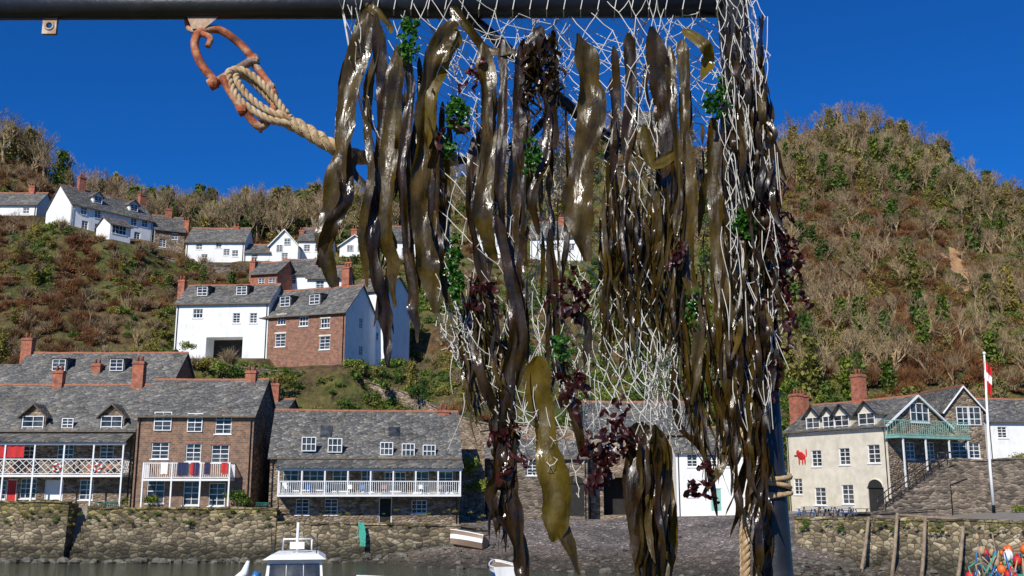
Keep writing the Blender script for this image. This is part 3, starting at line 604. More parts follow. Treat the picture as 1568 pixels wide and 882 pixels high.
# ------------------------------------------------------------------ boats
def hull(b,L_,w_,hgt,m,m2,z0=-.3,wm="paint_white"):
    n_=12; secs=[]
    for i in range(n_+1):
        t=i/n_; hw=w_/2*(math.sin(math.pi*min(1,(t*.62+.38)))**.6 if t<1 else 0.02); hw=max(hw,.03) ; sh=hgt*(1+.25*t*t)
        secs.append([(s_*hw*k,-L_/2+L_*t+ (.12*L_*kz if t>.8 else 0)*(t-.8)*5,z0+(sh-z0)*kz) for s_,k,kz in ((-1,1,1),(-1,.93,.7),(-1,.8,.4),(-1,.3,.05),(1,.3,.05),(1,.8,.4),(1,.93,.7),(1,1,1))])
    for i in range(n_):
        for j in range(7):
            b.poly([secs[i][j],secs[i][j+1],secs[i+1][j+1],secs[i+1][j]],m if j in (1,5) else m2,False)
    b.poly(secs[0],m2)
    for i in range(n_):
        a,c_=Vector(secs[i][0]),Vector(secs[i+1][0]); d_,e_=Vector(secs[i][7]),Vector(secs[i+1][7]); dn=Vector((0,0,-.12))
        b.poly([a+dn,c_+dn,e_+dn,d_+dn],"timber_grey")
        b.bar(a,c_,.045,wm); b.bar(d_,e_,.045,wm)
b=B(); hull(b,7,2.9,1.35,"blue_paint","render_white")
b.hexa([(-1.05,-1.6,1.2),(1.05,-1.6,1.2),(.95,1.3,1.2),(-.95,1.3,1.2),(-.9,-1.45,2.75),(.9,-1.45,2.75),(.8,.9,2.75),(-.8,.9,2.75)],"render_white")
b.hexa([(-1.05,-1.7,2.76),(1.05,-1.7,2.76),(.95,1.1,2.76),(-.95,1.1,2.76),(-.8,-1.5,2.92),(.8,-1.5,2.92),(.7,.9,2.92),(-.7,.9,2.92)],"render_white")
for x0,x1 in ((-.85,-.32),(-.27,.27),(.32,.85)): b.hexa([(x0,-1.62,1.8),(x1,-1.62,1.8),(x1,-1.5,1.8),(x0,-1.5,1.8),(x0*.97,-1.5,2.6),(x1*.97,-1.5,2.6),(x1*.97,-1.4,2.6),(x0*.97,-1.4,2.6)],"window_glass")
b.bar((0,-.3,2.9),(0,-.3,4.0),.05,"paint_white",8); b.bar((-.5,-.3,3.4),(.5,-.3,3.4),.035,"paint_white",6); b.box(-.25,.25,-.45,-.15,3.05,3.3,"paint_white"); b.bar((-.5,-.3,3.0),(-.5,-.3,3.4),.03,"paint_white",6); b.bar((.5,-.3,3.0),(.5,-.3,3.4),.03,"paint_white",6)
b.bar((-.8,-.9,2.9),(-.9,-.9,4.0),.02,"black_paint",6); b.bar((.7,-.9,2.9),(.7,-.9,3.6),.02,"black_paint",6)
for s_ in (-1,1):
    for yq in (-3,-1.8,-.5): b.bar((s_*1.35,yq,1.4),(s_*1.35,yq,2.0),.025,"galvanised",6)
    b.bar((s_*1.35,-3,2.0),(s_*1.35,-.5,2.0),.025,"galvanised",6)
b.tube([(-1.5,-2.6,1.5),(-1.7,-2.9,1.9),(-1.75,-3,2.3)],[.16,.16,.1],"black_paint",8); b.ball((-1.5,-.8,1.75),.2,.2,.26,"orange_plastic"); b.box(-1.35,-1.0,-3.3,-2.7,1.4,2.1,"render_white"); b.ball((1.5,-1.5,1.6),.18,.18,.3,"black_paint")
b.tube([(-1.9,-1.9,2.0),(-1.6,-1.9,2.35),(-1.5,-1.9,2.75)],[.2,.14,.05],"render_white",8); b.tube([(-1.3,-2.2,2.0),(-1.15,-2.2,2.4)],[.18,.12],"blue_paint",8)
o=b.obj("motor_boat"); p=W(455,860,42); o.location=(p.x,42,.18); o.rotation_euler=(0,0,.15); o.scale=(1.15,1.1,1.1)
b=B(); hull(b,3.2,1.9,.85,"blue_paint","render_white"); b.box(-.7,.7,-.2,.1,.55,.6,"timber_grey"); o=b.obj("rowing_dinghy"); p=W(768,863,68); o.location=(p.x,68,.1); o.rotation_euler=(0,0,.25)
b=B(); hull(b,3,1.5,.7,"render_white","galvanised"); o=b.obj("rowing_dinghy"); p=W(716,822,82); o.location=(p.x,82,ground_z(p.x,82)+.35); o.rotation_euler=(.15,.4,1.2)
b=B(); hull(b,3,1.4,.6,"blue_paint","blue_paint"); o=b.obj("rowing_dinghy"); p=W(592,880,62); o.location=(p.x,62,.0); o.rotation_euler=(0,0,1.4)
b=B(); hull(b,7,3.2,1.3,"blue_paint","blue_paint")
for i in range(120):
    x,y=R(-1.5,1.5),R(-2.8,1.5); z=1.4+R(0,2.5)*(1-abs(x)/2.1); r=R(.09,.2); m=random.choice(["orange_plastic","yellow_plastic","red_paint","render_white","green_net","blue_paint","orange_plastic","cloth_navy","rope_tan","red_paint"])
    b.ball((x,y,z),r,r,r*R(1,1.6),m,10,8); b.tube([(x,y,z+r*1.1),(x,y,z+r*1.7)],[r*.3,r*.25],m,6)
for i in range(70):
    x,y=R(-1.4,1.2),R(-2.6,1.2); b.tube([(x,y,2.5+R(-.5,.7)),(x+R(-.5,.5),y+R(-.3,.3),2.2+R(-.3,.5)),(x+R(-.8,.8),y+R(-.5,.5),1.6)],.035,random.choice(["green_net","rope_tan","blue_paint"]),5)
for i in range(4): 
    x=-1+i*.6; b.box(x,x+.5,-1,-.4,2.0,2.25,"green_net")
b.bar((.9,-.5,1.2),(1.2,-.6,4.2),.04,"timber_grey",6); b.bar((.2,.5,1.2),(0,.6,3.9),.03,"timber_grey",6); b.bar((-1.2,.5,1.2),(-1.5,.6,3.5),.03,"timber_grey",6)
o=b.obj("fishing_boat"); p=W(1545,870,46); o.location=(p.x,46,.0); o.rotation_euler=(0,0,.7)
b=B()
for i in range(26):
    u=549+R(0,9); b.tube([W(u,800,83.4),W(u+R(-4,4),818,83.3),W(552+R(0,8),838-R(0,8),83.2)],.04,"green_net",4)
b.obj("hanging_fishing_net")
# ------------------------------------------------------------------ vegetation
def leafcloud(name,mat,n_cl,n_lf,ls,zs=.75,seed=0):
    r=np.random.default_rng(seed); V=[];Fc=[]
    for c in range(n_cl):
        d=r.normal(size=3); d/=np.linalg.norm(d); d[2]=abs(d[2]); cc=d*r.uniform(.25,.8); cr=r.uniform(.22,.45)
        for k in range(n_lf):
            q=r.normal(size=3); q/=np.linalg.norm(q); p=cc+q*cr*r.uniform(.5,1.15); p[2]*=zs
            nn=q+r.normal(size=3)*.8; nn/=np.linalg.norm(nn); a=np.cross(nn,r.normal(size=3)); a/=np.linalg.norm(a); b_=np.cross(nn,a); s=ls*r.uniform(.4,1.3)
            i=len(V); V+=[p-a*s-b_*s*.6,p+a*s-b_*s*.5,p+a*s*.8+b_*s*.7,p-a*s*.7+b_*s*.6]; Fc.append((i,i+1,i+2,i+3))
    me=bpy.data.meshes.new(name); me.from_pydata([tuple(v) for v in V],[],Fc); me.materials.append(MATS[mat]); me.update(); return me
def twigbush(name,mat,n_,seed):
    r=np.random.default_rng(seed); V=[];Fc=[]
    for k in range(n_):
        base=np.array([r.uniform(-.35,.35),r.uniform(-.35,.35),0]); d=np.array([r.normal()*.5,r.normal()*.5,1.]); d/=np.linalg.norm(d); L_=r.uniform(.5,1.15)
        m=base+d*L_*.5; e=m+(d+r.normal(size=3)*.35)*L_*.5; s=np.cross(d,r.normal(size=3)); s/=np.linalg.norm(s); w0=.026
        i=len(V); V+=[base-s*w0,base+s*w0,m+s*w0*.7,m-s*w0*.7,e+s*.006,e-s*.006]; Fc+=[(i,i+1,i+2,i+3),(i+3,i+2,i+4,i+5)]
        for q in range(2):
            e2=m+(d+r.normal(size=3)*.8)*L_*.35; i=len(V); V+=[m-s*w0*.6,m+s*w0*.6,e2]; Fc.append((i,i+1,i+2))
    me=bpy.data.meshes.new(name); me.from_pydata([tuple(v) for v in V],[],Fc); me.materials.append(MATS[mat]); me.update(); return me
def baretree(name,seed,ivy=False):
    r=random.Random(seed); b=B()
    def br(p,d,L_,rad,lv):
        q=p+d*L_*.5+Vector((r.uniform(-1,1),r.uniform(-1,1),r.uniform(-.3,.6)))*L_*.08; e=q+(d+Vector((r.uniform(-1,1),r.uniform(-1,1),.3))*.2).normalized()*L_*.5
        b.tube([p,q,e],[rad,rad*.8,rad*.6],"twig_brown",5 if lv<2 else 3,cap=False)
        if lv>=5: return
        for k in range(r.choice((2,3,3)) if lv>0 else 4):
            nd=(d+Vector((r.uniform(-1,1),r.uniform(-1,1),r.uniform(-.3,.8)))*(.75)).normalized(); s0=q.lerp(e,r.uniform(.2,1))
            br(s0,nd,L_*r.uniform(.6,.85),max(rad*.55,.012),lv+1)
    br(Vector((0,0,-.4)),Vector((r.uniform(-.1,.1),r.uniform(-.1,.1),1)).normalized(),1.7,.15,0)
    if ivy:
        for k in range(700):
            z=r.uniform(0,4.2); a=r.uniform(0,6.28); rr=r.uniform(.2,1.0)*(1 if z<2.8 else .7); p=Vector((rr*math.cos(a),rr*math.sin(a),z)); s1=Vector((r.uniform(-1,1),r.uniform(-1,1),r.uniform(-1,1)))*.14; s2=Vector((r.uniform(-1,1),r.uniform(-1,1),r.uniform(-1,1)))*.14
            b.poly([p-s1-s2,p+s1-s2,p+s1+s2,p-s1+s2],"leaf_green" if seed%2 else "leaf_olive")
    me=bpy.data.meshes.new(name); me.from_pydata(b.v,[],b.f)
    for m in b.mats: me.materials.append(MATS[m])
    me.polygons.foreach_set("material_index",b.m); return me
LG=[leafcloud("bush_green",'leaf_green',10,55,.07,seed=i) for i in range(3)]
LO=[leafcloud("bush_olive",'leaf_olive',10,55,.065,seed=10+i) for i in range(3)]
LB=[leafcloud("bush_bracken",'leaf_brown',10,55,.06,zs=.6,seed=20+i) for i in range(3)]
TW=[twigbush("scrub",'twig_brown',150,30+i) for i in range(3)]
TWB=[twigbush("bracken_stems",'leaf_brown',170,60+i) for i in range(2)]
BT=[baretree("bare_tree",40+i) for i in range(4)]; IT=[baretree("ivy_tree",50+i,True) for i in range(4)]
LT=[leafcloud("leafy_tree",m_,16,60,.055,zs=1.15,seed=80+i) for i,m_ in enumerate(('leaf_green','leaf_olive','leaf_brown'))]
veg=empty("hillside_vegetation"); wood=empty("ridge_woodland")
def inst(me,x,y,s,par,zo=0,sz=None):
    o=bpy.data.objects.new(me.name,me); o.location=(x,y,ground_z(x,y)+zo); o.rotation_euler=(R(-.15,.15),R(-.15,.15),R(0,6.28)); o.scale=(s*R(.85,1.2),s*R(.85,1.2),(sz or s)*R(.8,1.25)); o.parent=par; scene.collection.objects.link(o)
def inplat(x,y,m=1.0):
    for P,X,Yd,w_,d,z0 in PLATS:
        dx=x-P.x; dy=y-P.y
        if abs(dx)>30 or abs(dy)>30: continue
        a=dx*X.x+dy*X.y; b_=dx*Yd.x+dy*Yd.y
        if -m<a<w_+m and -m-2.0<b_<d+m: return True
    return False
cnt=0; random.seed(11)
while cnt<12500:
    y=math.sqrt(R(100**2,206**2)); a=R(-.56,.56); x=a*y; u=a*F+784
    if inplat(x,y): continue
    if y<104 and 700<u: continue
    if y<107 and u>1130: continue
    if 640<u<1120 and 115<y<185 and R(0,1)<.35: continue
    if scar(u,y): continue
    g1=1.3*noise.noise(Vector((x*.028,y*.028,5)))+.5*noise.noise(Vector((x*.1,y*.1,8))); k=g1+R(-.24,.24)
    if u<390 and y<149: k-=.36 if u>60 else .1
    if 390<u<700 and y<118: k+=.3
    if u>1100: k+=.05
    if k>.16: me=random.choice(LG)
    elif k>-.08: me=random.choice(LO+LG[:1])
    elif k>-.28: me=random.choice(TW+LO+LG[:1]+LB[:1])
    else: me=random.choice(LB+TW[:1]+TWB*2)
    s=R(.7,1.7)*(1.12 if u>900 else .92)
    inst(me,x,y,s,veg,-.15*s); cnt+=1
for i in range(380):
    y=R(110,200); a=R(.22,.56); x=a*y
    if not inplat(x,y) and not scar(a*F+784,y): inst(random.choice(BT*2+IT),x,y,R(.8,1.4),veg)
for i in range(380):
    y=R(112,198); a=R(.2,.56) if i<290 else R(-.54,-.1); x=a*y
    if noise.noise(Vector((x*.05,y*.05,21)))<-.02: continue
    if not inplat(x,y,3) and not scar(a*F+784,y): inst(random.choice(LT),x,y,R(1.2,2.3) if i<290 else R(.9,1.6),veg)
for i in range(60):
    y=R(103,150); a=R(-.52,-.1); x=a*y
    if not inplat(x,y,3): inst(random.choice(BT+IT),x,y,R(.5,.8),veg)
for i in range(760):
    a=R(-.58,.6); y=R(170,204); x=a*y
    if inplat(x,y,1): continue
    s=R(.9,1.5); u=a*F+784
    if u<60: s*=1.4
    inst(random.choice(BT*3+IT),x,y,s,wood)
for i in range(230):
    a=R(-.42,-.08); y=R(157,178); x=a*y
    if not inplat(x,y,2): inst(random.choice(BT*3+IT),x,y,R(1.1,1.7),wood)
for (u,v,Y,s,me) in ((230,766,85.5,.9,LG),(362,760,85.3,1.2,LG),(375,768,85.3,.9,LG),(190,768,86,.7,LG),(290,800,83.6,.5,LG),(365,570,110,2.2,LG),(430,580,107,2,LO),(718,715,92,1.8,LG),(735,745,91,1.5,LG),(690,745,90,1.2,LO),(395,640,97,1.8,LG),(200,800,83.6,.35,LO),(388,700,94,1.6,LG),(50,770,85,.4,LO),(1560,780,82,.8,LG),(340,565,110.5,1.8,LG),(285,530,113.5,1.2,LG),(1560,700,86,.9,LO),(262,540,111.5,1.5,LG),(640,600,107,1.8,LG),(590,590,107.5,1.5,LG)):
    p=W(u,v,Y); o=bpy.data.objects.new("shrub",random.choice(me)); o.location=(p.x,p.y,p.z-.2*s); o.scale=(s,s*.8,s); o.rotation_euler=(0,0,R(0,6)); scene.collection.objects.link(o)
tuft=empty("wall_plants")
for i in range(190):
    u=R(-50,740) if i<140 else R(1220,1568)
    v=R(780,806) if i<140 else R(800,815); Y=83.75 if u<748 else 74-(u-1216)/384*8-.35; p=W(u,v,Y)
    o=bpy.data.objects.new("tuft",random.choice(LG+LO)); s=R(.1,.34); o.location=p; o.scale=(s,s*.6,s); o.parent=tuft; scene.collection.objects.link(o)
# ------------------------------------------------------------------ photographer's quay and steel frame
b=B(); b.box(-12,12,-14,3.2,-2,4.4,"quay_stone"); b.box(-12,12,2.6,3.25,4.403,4.62,"quay_stone"); b.obj("stone_pier")
FR=1.85
b=B(); p0=W(-500,12,FR); p1=W(1142,6,FR); b.tube([p0,p1],.027,"black_tube",20)
q1=W(1120,-10,FR); q2=W(1188,882,FR); dd=(q2-q1); k=(4.4-q1.z)/dd.z; q3=q1+dd*k
b.tube([q1+(q1-q2)*.05,q1.lerp(q3,.5),q3],.031,"black_tube",20); b.tube([p0+up*.05,Vector((p0.x,p0.y,4.4))],.03,"black_tube",20)
for q in (q3,Vector((p0.x,p0.y,4.4))): b.box(q.x-.1,q.x+.1,q.y-.1,q.y+.1,4.401,4.415,"black_tube")
b.obj("steel_frame")
b=B(); c=W(77,40,FR)
for x0,x1,z0,z1 in ((-.014,.014,.006,.026),(-.014,-.006,-.008,.006),(.006,.014,-.008,.006),(-.014,.014,-.018,-.008)): b.box(c.x+x0,c.x+x1,c.y-.004,c.y+.004,c.z+z0,c.z+z1-.0002,"galvanised")
b.tube([c+Vector((.008*math.cos(a),-.003,-.001+.008*math.sin(a))) for a in [i*math.pi/8 for i in range(16)]],.003,"galvanised",6,closed=True); b.obj("fixing_tab")
def crm(P,n_):
    P=[Vector(p) for p in P]; P=[P[0]*2-P[1]]+P+[P[-1]*2-P[-2]]; out=[]
    for i in range(1,len(P)-2):
        for j in range(n_):
            t=j/n_; a,b_,c,d=P[i-1],P[i],P[i+1],P[i+2]; out.append(.5*((2*b_)+(c-a)*t+(2*a-5*b_+4*c-d)*t*t+(3*b_-a-3*c+d)*t**3))
    out.append(P[-2]); return out
def FP(u,v,dy=0): return W(u,v,FR+dy)
b=B()
b.hexa([FP(284,20,-.006),FP(342,20,-.006),FP(342,20,.006),FP(284,20,.006),FP(294,44,-.006),FP(312,44,-.006),FP(312,44,.006),FP(294,44,.006)],"galvanised")
b.tube(crm([FP(332,128,-.02),FP(308,98,-.02),FP(298,68,-.01),FP(308,48,0),FP(336,46,.01),FP(366,66,.02),FP(390,92,.02)],6),.0082,"rust_metal",12)
b.tube(crm([FP(286,28,.012),FP(290,44,.01),FP(305,50,0),FP(322,58,-.008),FP(318,72,-.01)],5),.006,"rust_metal",10)
b.tube([FP(324,130,-.02),FP(394,88,.02)],.0085,"galvanised",12)
for (u,v,dy) in ((326,128,-.022),(388,92,.02),(413,134,.02),(370,168,-.02)): 
    b.tube([FP(u-6,v+3,dy),FP(u+6,v-3,dy)],[.012,.012],"rust_metal",6); b.ball(FP(u+2,v,dy-.004),.010,.010,.010,"rust_metal",8,6,.1)
b.tube(crm([FP(386,94,.02),FP(404,118,.02),FP(420,145,.015),FP(416,175,.0),FP(398,195,-.01),FP(376,172,-.02),FP(358,150,-.02),FP(340,118,-.02)],6),.0075,"rust_metal",12)
b.tube([FP(398,186,-.01),FP(399,203,-.01)],[.008,.003],"rust_metal",8)
b.obj("rusty_shackle")
def strand3(b,path,r,m="rope_tan",pitch=.05):
    P=crm(path,24); acc=0; s=[[],[],[]]; up_=Vector((0,1,0))
    for i,p in enumerate(P):
        t=(P[min(i+1,len(P)-1)]-P[max(i-1,0)]).normalized(); a=(up_-t*up_.dot(t)).normalized(); q=t.cross(a)
        if i: acc+=(p-P[i-1]).length
        for k in range(3):
            an=2*math.pi*(acc/pitch+k/3); s[k].append(p+(a*math.cos(an)+q*math.sin(an))*r*.52)
    for k in range(3): b.tube(s[k],r*.56,m,8)
b=B(); strand3(b,[FP(425,178),FP(450,190),FP(475,204),FP(505,222),FP(540,238,.02),FP(600,246,.05),FP(700,244,.06)],.0145,pitch=.075)
strand3(b,[FP(446,182,-.01),FP(415,172,-.015),FP(385,152,-.015),FP(366,130,-.012),FP(362,116,0),FP(378,118,.012),FP(402,140,.012),FP(425,165,.01),FP(446,186,0)],.0075,pitch=.04)
strand3(b,[FP(446,190,-.01),FP(410,182,-.022),FP(372,158,-.022),FP(356,136,-.02),FP(350,112,-.01),FP(372,108,-.002),FP(405,132,-.004),FP(440,176,-.008)],.0075,pitch=.04)
for i in range(30): 
    u=425+R(0,75); v=178+(u-425)*.55; b.tube([FP(u,v,-.012),FP(u+R(-10,12),v+R(-16,16),-.02)],.0005,"rope_tan",3)
b.obj("mooring_rope")
b=B(); b.tube(crm([FP(690,5,.03),FP(760,60,.03),FP(850,145,.04),FP(940,215,.05),FP(1060,262,.06),FP(1130,300,.04)],8),.012,"black_tube",10)
b.tube(crm([FP(500,226,.04),FP(560,240,.05),FP(700,246,.06),FP(800,215,.06),FP(860,150,.05)],8),.008,"black_tube",10); b.obj("black_hose")
b=B()
for k in range(5):
    c=FP(1181,728+k*8,0); b.tube([c+Vector((.034*math.cos(a)+.002*math.sin(k*3),.034*math.sin(a),.006*math.sin(a+k*2))) for a in [i*math.pi/8 for i in range(16)]],.0045,"rope_tan",6,closed=True)
strand3(b,[FP(1158,745,-.03),FP(1146,790,-.03),FP(1142,850,-.03),FP(1144,960,-.03)],.008,pitch=.04)
strand3(b,[FP(1150,770,-.01),FP(1137,800,-.01),FP(1138,880,-.01),FP(1140,960,-.01)],.006,pitch=.03)
strand3(b,[FP(1112,480,-.04),FP(1120,540,-.04),FP(1130,640,-.04),FP(1152,735,-.04)],.006,pitch=.03)
b.obj("lashing_rope")
# ------------------------------------------------------------------ netting
def lerpath(path,t):
    n_=len(path)-1; i=min(n_-1,int(t*n_)); f=t*n_-i; return (path[i][0]*(1-f)+path[i+1][0]*f, path[i][1]*(1-f)+path[i+1][1]*f)
b=B()
def net(left,right,nc,nr,dy,amp,seed,r=.0008,fold=.35,dep=.03,hole=0.0):
    rr=random.Random(seed); G={}
    for j in range(nr+1):
        for i in range(nc+1):
            s=(i+(.5 if j%2 else 0))/nc; s=min(s,1.03); s2=s+fold*.06*math.sin(s*19+j*.12+seed)
            t=j/nr; l=lerpath(left,t); q=lerpath(right,t)
            u=l[0]+(q[0]-l[0])*s2+rr.uniform(-amp,amp); v=l[1]+(q[1]-l[1])*s2+rr.uniform(-amp,amp)+10*math.sin(s*9+seed)*t
            G[i,j]=FP(u,v,dy+dep*math.sin(s*14+t*3+seed)+rr.uniform(-.006,.006))
    for j in range(nr):
        for i in range(nc+1):
            for di in ((0,1) if j%2 else (0,-1)):
                if (i+di,j+1) in G and rr.random()>hole:
                    a=G[i,j]; c=G[i+di,j+1]; m=(a+c)/2+Vector((rr.uniform(-1,1)*.002,rr.uniform(-1,1)*.003,-.002)); b.tube([a,m,c],r,"net_string",4,cap=False)
            k=G[i,j]; b.ball(k,r*2.0,r*2.0,r*2.4,"net_string",5,4)
lf=[(524,-4),(548,100),(578,195),(625,300),(662,400),(700,520),(745,600),(800,670)]
rt=[(1146,-4),(1150,110),(1165,230),(1190,340),(1200,430),(1195,520),(1185,600),(1175,690)]
net(lf,rt,22,28,-.01,5,1,r=.0009,hole=.03)
net([(600,-4),(700,120),(760,260),(740,420),(690,540)],[(1130,-4),(1110,120),(1090,260),(1060,420),(1040,620)],19,28,.04,9,2,fold=1.2,hole=.08)
net([(560,-4),(640,150),(700,300)],[(1140,-4),(1100,150),(1080,280)],20,18,.02,9,12,.0007,fold=1.5,hole=.1)
net([(1098,-4),(1110,200),(1120,420),(1135,640)],[(1152,-4),(1174,200),(1202,420),(1178,650)],7,36,-.05,4,3,r=.0008,fold=.6)
net([(518,-4),(548,140),(575,240)],[(545,-4),(562,140),(590,240)],3,12,-.02,3,4)
net([(640,400),(670,500),(700,560)],[(690,390),(712,480),(735,560)],8,16,-.03,4,5)
net([(760,640),(790,700)],[(900,600),(880,760)],6,8,-.03,6,6)
net([(985,560),(1000,640)],[(1030,520),(1040,660)],6,12,-.05,4,7)
b.tube(crm([FP(521,-5,-.01),FP(538,90,-.015),FP(556,180,-.02),FP(572,236,-.02)],6),.0022,"net_string",6)
b.tube(crm([FP(1142,-5,-.03),FP(1150,60,-.03),FP(1156,140,-.03),FP(1170,230,-.03)],6),.0015,"net_string",6)
for i in range(24):
    u=525+i*26; b.tube([FP(u,26,-.0),FP(u,14,-.03),FP(u+4,-6,-.028)],.0012,"net_string",4)
for i in range(60):
    u=R(1105,1190); v=R(20,600); b.tube(crm([FP(u,v,-.06),FP(u+R(-6,14),v+R(25,50),-.075),FP(u+R(-8,22),v+R(60,110),-.07)],4),.0008,"net_string",4)
for i in range(60):
    u=R(690,1010); v=R(430,620); b.tube(crm([FP(u,v,-.03),FP(u+R(-12,14),v+R(25,50),-.04),FP(u+R(-26,32),v+R(60,110),-.03)],4),.0007,"net_string",4)
b.obj("fishing_net")
# ------------------------------------------------------------------ seaweed
def ribbon(b,path,w_,m,dy=-.03,tw=.8,ruf=.25,seed=0,endw=.25,step=9,ddy=.02,rag=.05):
    r=random.Random(seed); P=[FP(u,v,dy+r.uniform(-ddy,ddy)) for u,v in path]
    n_=max(3,int(sum((P[i+1]-P[i]).length for i in range(len(P)-1))*850/step/(len(P)-1))); Q=crm(P,n_); K=len(Q); mi=b.mi(m); i0=len(b.v)
    ph=r.uniform(0,6.28); tws=r.uniform(-tw,tw); ph2=r.uniform(0,6.28); w2=w_/850/2; cols=(-1,-.6,-.2,.2,.6,1) if w_>14 else (-1,0,1); nc=len(cols); ph3=r.uniform(0,6.28)
    fr=r.uniform(.05,.09)*step; f2=r.uniform(.025,.04)*step
    for i,p in enumerate(Q):
        t=i/(K-1); T=(Q[min(i+1,K-1)]-Q[max(i-1,0)]).normalized(); S0=T.cross(Vector((0,1,0))).normalized(); N0=S0.cross(T)
        th=tws+tw*.9*math.sin(t*5+ph); S=S0*math.cos(th)+N0*math.sin(th); Nn=S.cross(T)
        pr=min(1,(t/.12)**.7+.22)*min(1,((1-t)/.3)**.6+endw)*(1+.10*math.sin(i*f2+ph3))
        for c in cols:
            ragged=1+abs(c)*(.07*math.sin(i*f2*1.9+ph2*(1 if c>0 else 2))+r.uniform(-rag,rag))
            rf=ruf*abs(c)**1.4*math.sin(i*fr+(ph if c>0 else ph3))+.16*math.sin(c*4+i*fr*.6+ph2)+.22*(1-c*c)
            b.v.append(tuple(p+S*c*w2*pr*ragged+Nn*w2*rf*pr))
    for i in range(K-1):
        for j in range(nc-1):
            a=i0+i*nc+j; b.f.append((a,a+1,a+nc+1,a+nc)); b.m.append(mi); b.sm.append(True)
b=B(); D="kelp_dark"; O="kelp_olive"; G="kelp_gold"
KL=[([(572,2),(548,80),(530,170),(520,250),(502,330),(497,380),(512,440)],34,O),([(575,20),(586,140),(582,270),(570,380),(590,480),(594,560)],22,D),([(530,90),(524,200),(530,300),(505,350),(490,410)],24,D),
([(608,70),(602,190),(588,320),(598,400),(604,470)],30,O),([(700,25),(662,95),(650,200),(642,320),(655,400),(668,480)],32,O),([(662,70),(640,200),(624,330),(632,450),(640,525)],20,D),
([(560,5),(590,30),(600,50)],16,G),([(690,10),(715,40),(745,75),(790,80)],18,O),([(700,45),(680,80),(660,150),(650,230)],34,G),([(740,65),(750,190),(740,330),(758,400)],28,O),([(725,210),(722,330),(742,430),(765,520)],18,D),
([(795,70),(795,200),(785,350),(792,480),(775,600),(776,700),(792,790),(800,880)],24,D),([(886,50),(902,110),(905,180),(888,270),(886,330),(900,400)],44,O),
([(962,50),(966,130),(958,260)],20,D),([(998,40),(1012,130),(1022,190),(1030,330)],34,D),([(1045,45),(1078,68),(1084,92),(1074,122)],20,G),([(1045,60),(1048,140),(1050,230)],20,O),([(830,40),(812,85),(840,150),(850,230)],26,D),
([(825,545),(826,620),(842,700),(854,780),(848,830)],42,G),([(815,560),(836,700),(860,800),(888,880)],20,O),([(980,645),(990,700),(998,800),(1004,900)],54,D),([(1002,650),(1016,720),(1018,810),(1016,900)],34,O),([(975,650),(968,760),(985,890)],26,D),
([(1092,180),(1096,320),(1104,430),(1112,560),(1132,660)],26,O),([(735,420),(718,500),(735,570),(762,640)],20,D),([(842,350),(850,470),(856,560),(882,640),(892,700)],18,D),
([(776,640),(772,720),(760,760),(796,840),(800,900)],30,D),([(1066,500),(1090,600),(1112,690),(1075,760)],12,O),([(1050,200),(1060,300),(1052,400),(1070,500),(1060,620)],20,O),([(1110,470),(1120,600),(1135,680)],20,D),
([(840,160),(835,240),(815,300),(825,360)],16,D),([(985,190),(1000,250),(1040,230)],18,G),([(760,330),(780,420),(800,520),(790,600)],18,D),([(870,470),(900,500),(895,560)],12,D),([(640,190),(660,290),(668,400),(690,470)],18,D),
([(556,230),(540,260),(575,300)],12,D),([(1030,560),(1040,650),(1080,700),(1098,790)],11,D),([(1150,640),(1158,740),(1170,820),(1160,900)],26,D),([(1138,560),(1150,680),(1160,760)],20,O),
([(620,60),(628,150),(615,260),(625,380)],16,D),([(585,40),(560,150),(568,260),(556,350),(562,440)],14,O),([(770,60),(770,170),(765,290),(775,380)],16,D),([(1025,70),(1030,160),(1040,260),(1035,360)],16,O),([(940,70),(945,170),(935,280)],14,D)]
for i,(pa,w_,m) in enumerate(KL): ribbon(b,pa,w_,m,dy=-.045,tw=.45,seed=i,ruf=.32,step=6)
def rstrand(u,v,L_,w_,m,i,dy=-.02,wob=10,lean=0,tw=1.1):
    n_=4; pts=[(u+R(-wob,wob)*k/n_*1.2+lean*k/n_,v+L_*k/n_) for k in range(n_+1)]; ribbon(b,pts,w_,m,dy=dy+R(-.03,.03),tw=tw,seed=1000+i,ruf=.4,endw=.1,step=8,rag=.1)
for i in range(36): rstrand(R(565,690),R(60,290),R(120,280),R(4,13),random.choice([D,D,O]),i)
for i in range(26): rstrand(R(715,870),R(90,400),R(120,280),R(4,12),random.choice([D,D,O]),100+i)
for i in range(18): rstrand(R(930,1090),R(80,300),R(100,220),R(4,13),random.choice([D,D,O]),200+i)
for i in range(180): 
    u=R(918,1056); rstrand(u,R(270,370),R(110,260),R(3,7),random.choice([D,O,O]),300+i,wob=16,lean=(985-u)*.2)
for i in range(105): rstrand(R(1106,1172),R(20,650),R(90,200),R(4,13),random.choice([D,D,D,O]),600+i,dy=-.055,lean=R(0,18))
for i in range(34): rstrand(R(1142,1172),R(600,780),R(90,160),R(5,14),D,680+i,dy=-.05,wob=8)
for i in range(60): rstrand(R(700,780),R(420,540),R(80,170),R(3,8),random.choice([D,O]),800+i,lean=20)
for i in range(65): rstrand(R(1036,1120),R(400,600),R(100,200),R(3,8),random.choice([D,O]),900+i,lean=12)
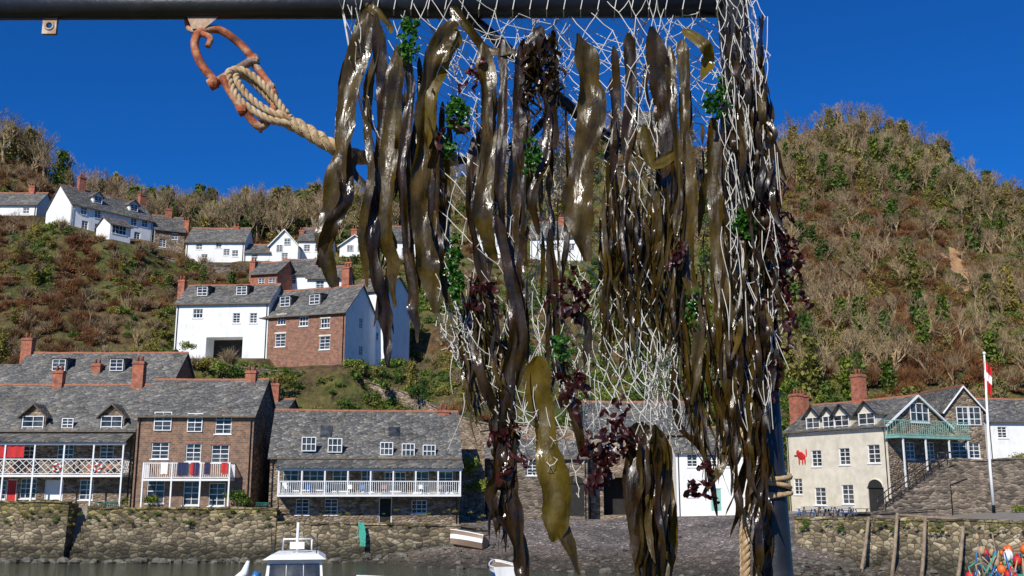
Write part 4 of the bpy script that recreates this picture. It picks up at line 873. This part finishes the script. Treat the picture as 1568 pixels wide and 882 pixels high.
for i in range(50): rstrand(R(800,850),R(40,110),R(40,110),R(4,9),D,1000+i,wob=22)
for i in range(44): rstrand(R(758,788),R(600,720),R(60,180),R(4,11),D,1100+i)
for i in range(26): rstrand(R(978,1024),R(650,720),R(120,240),R(6,14),random.choice([D,O]),1200+i,dy=-.06)
for i in range(50): rstrand(R(1150,1182),R(120,560),R(80,160),R(5,12),D,1300+i,dy=-.05,lean=18)
b.obj("kelp_seaweed")
def frill(b,u,v,ru,rv,n_,m,L_,w_,dy=-.06):
    for i in range(n_):
        a=R(0,6.28); k=math.sqrt(R(0,1)); uu=u+ru*k*math.cos(a); vv=v+rv*k*math.sin(a); an=R(0,6.28); l=L_*R(.5,1.3)
        pts=[(uu,vv),(uu+l*.35*math.cos(an)+R(-3,3),vv+l*.35*math.sin(an)+R(-2,5)),(uu+l*.7*math.cos(an+.5),vv+l*.7*math.sin(an+.5)+3),(uu+l*.9*math.cos(an+.2),vv+l*math.sin(an+.2)+l*.3)]
        ribbon(b,pts,w_*R(.6,1.4),m,dy=dy+R(-.015,.015),tw=1.3,ruf=.9,seed=int(u*7+i),endw=.5,step=5,ddy=.008,rag=.2)
b=B()
for u,v,ru,rv,n_ in ((878,450,26,36,34),(925,690,28,22,34),(948,650,12,34,16),(880,590,16,22,16),(1188,330,16,50,30),(1205,430,24,70,56),(1190,560,10,40,18),(688,195,12,10,7),(722,118,12,16,7),(1078,740,14,24,12),(1045,395,10,26,6),(780,680,14,50,12),(740,450,12,32,12),(920,725,12,26,10)): frill(b,u,v,ru,rv,n_,"red_weed",24,8)
b.obj("red_seaweed")
b=B()
for u,v,ru,rv,n_ in ((627,58,14,34,90),(702,172,16,24,80),(695,395,11,40,60),(700,440,10,24,34),(1140,340,18,24,90),(1104,150,10,32,60),(815,235,12,28,44),(690,225,8,16,20),(858,530,18,22,30),(1090,150,7,14,14),(1060,470,7,30,16)): frill(b,u,v,ru,rv,n_,"green_weed",10,6)
b.obj("green_seaweed")
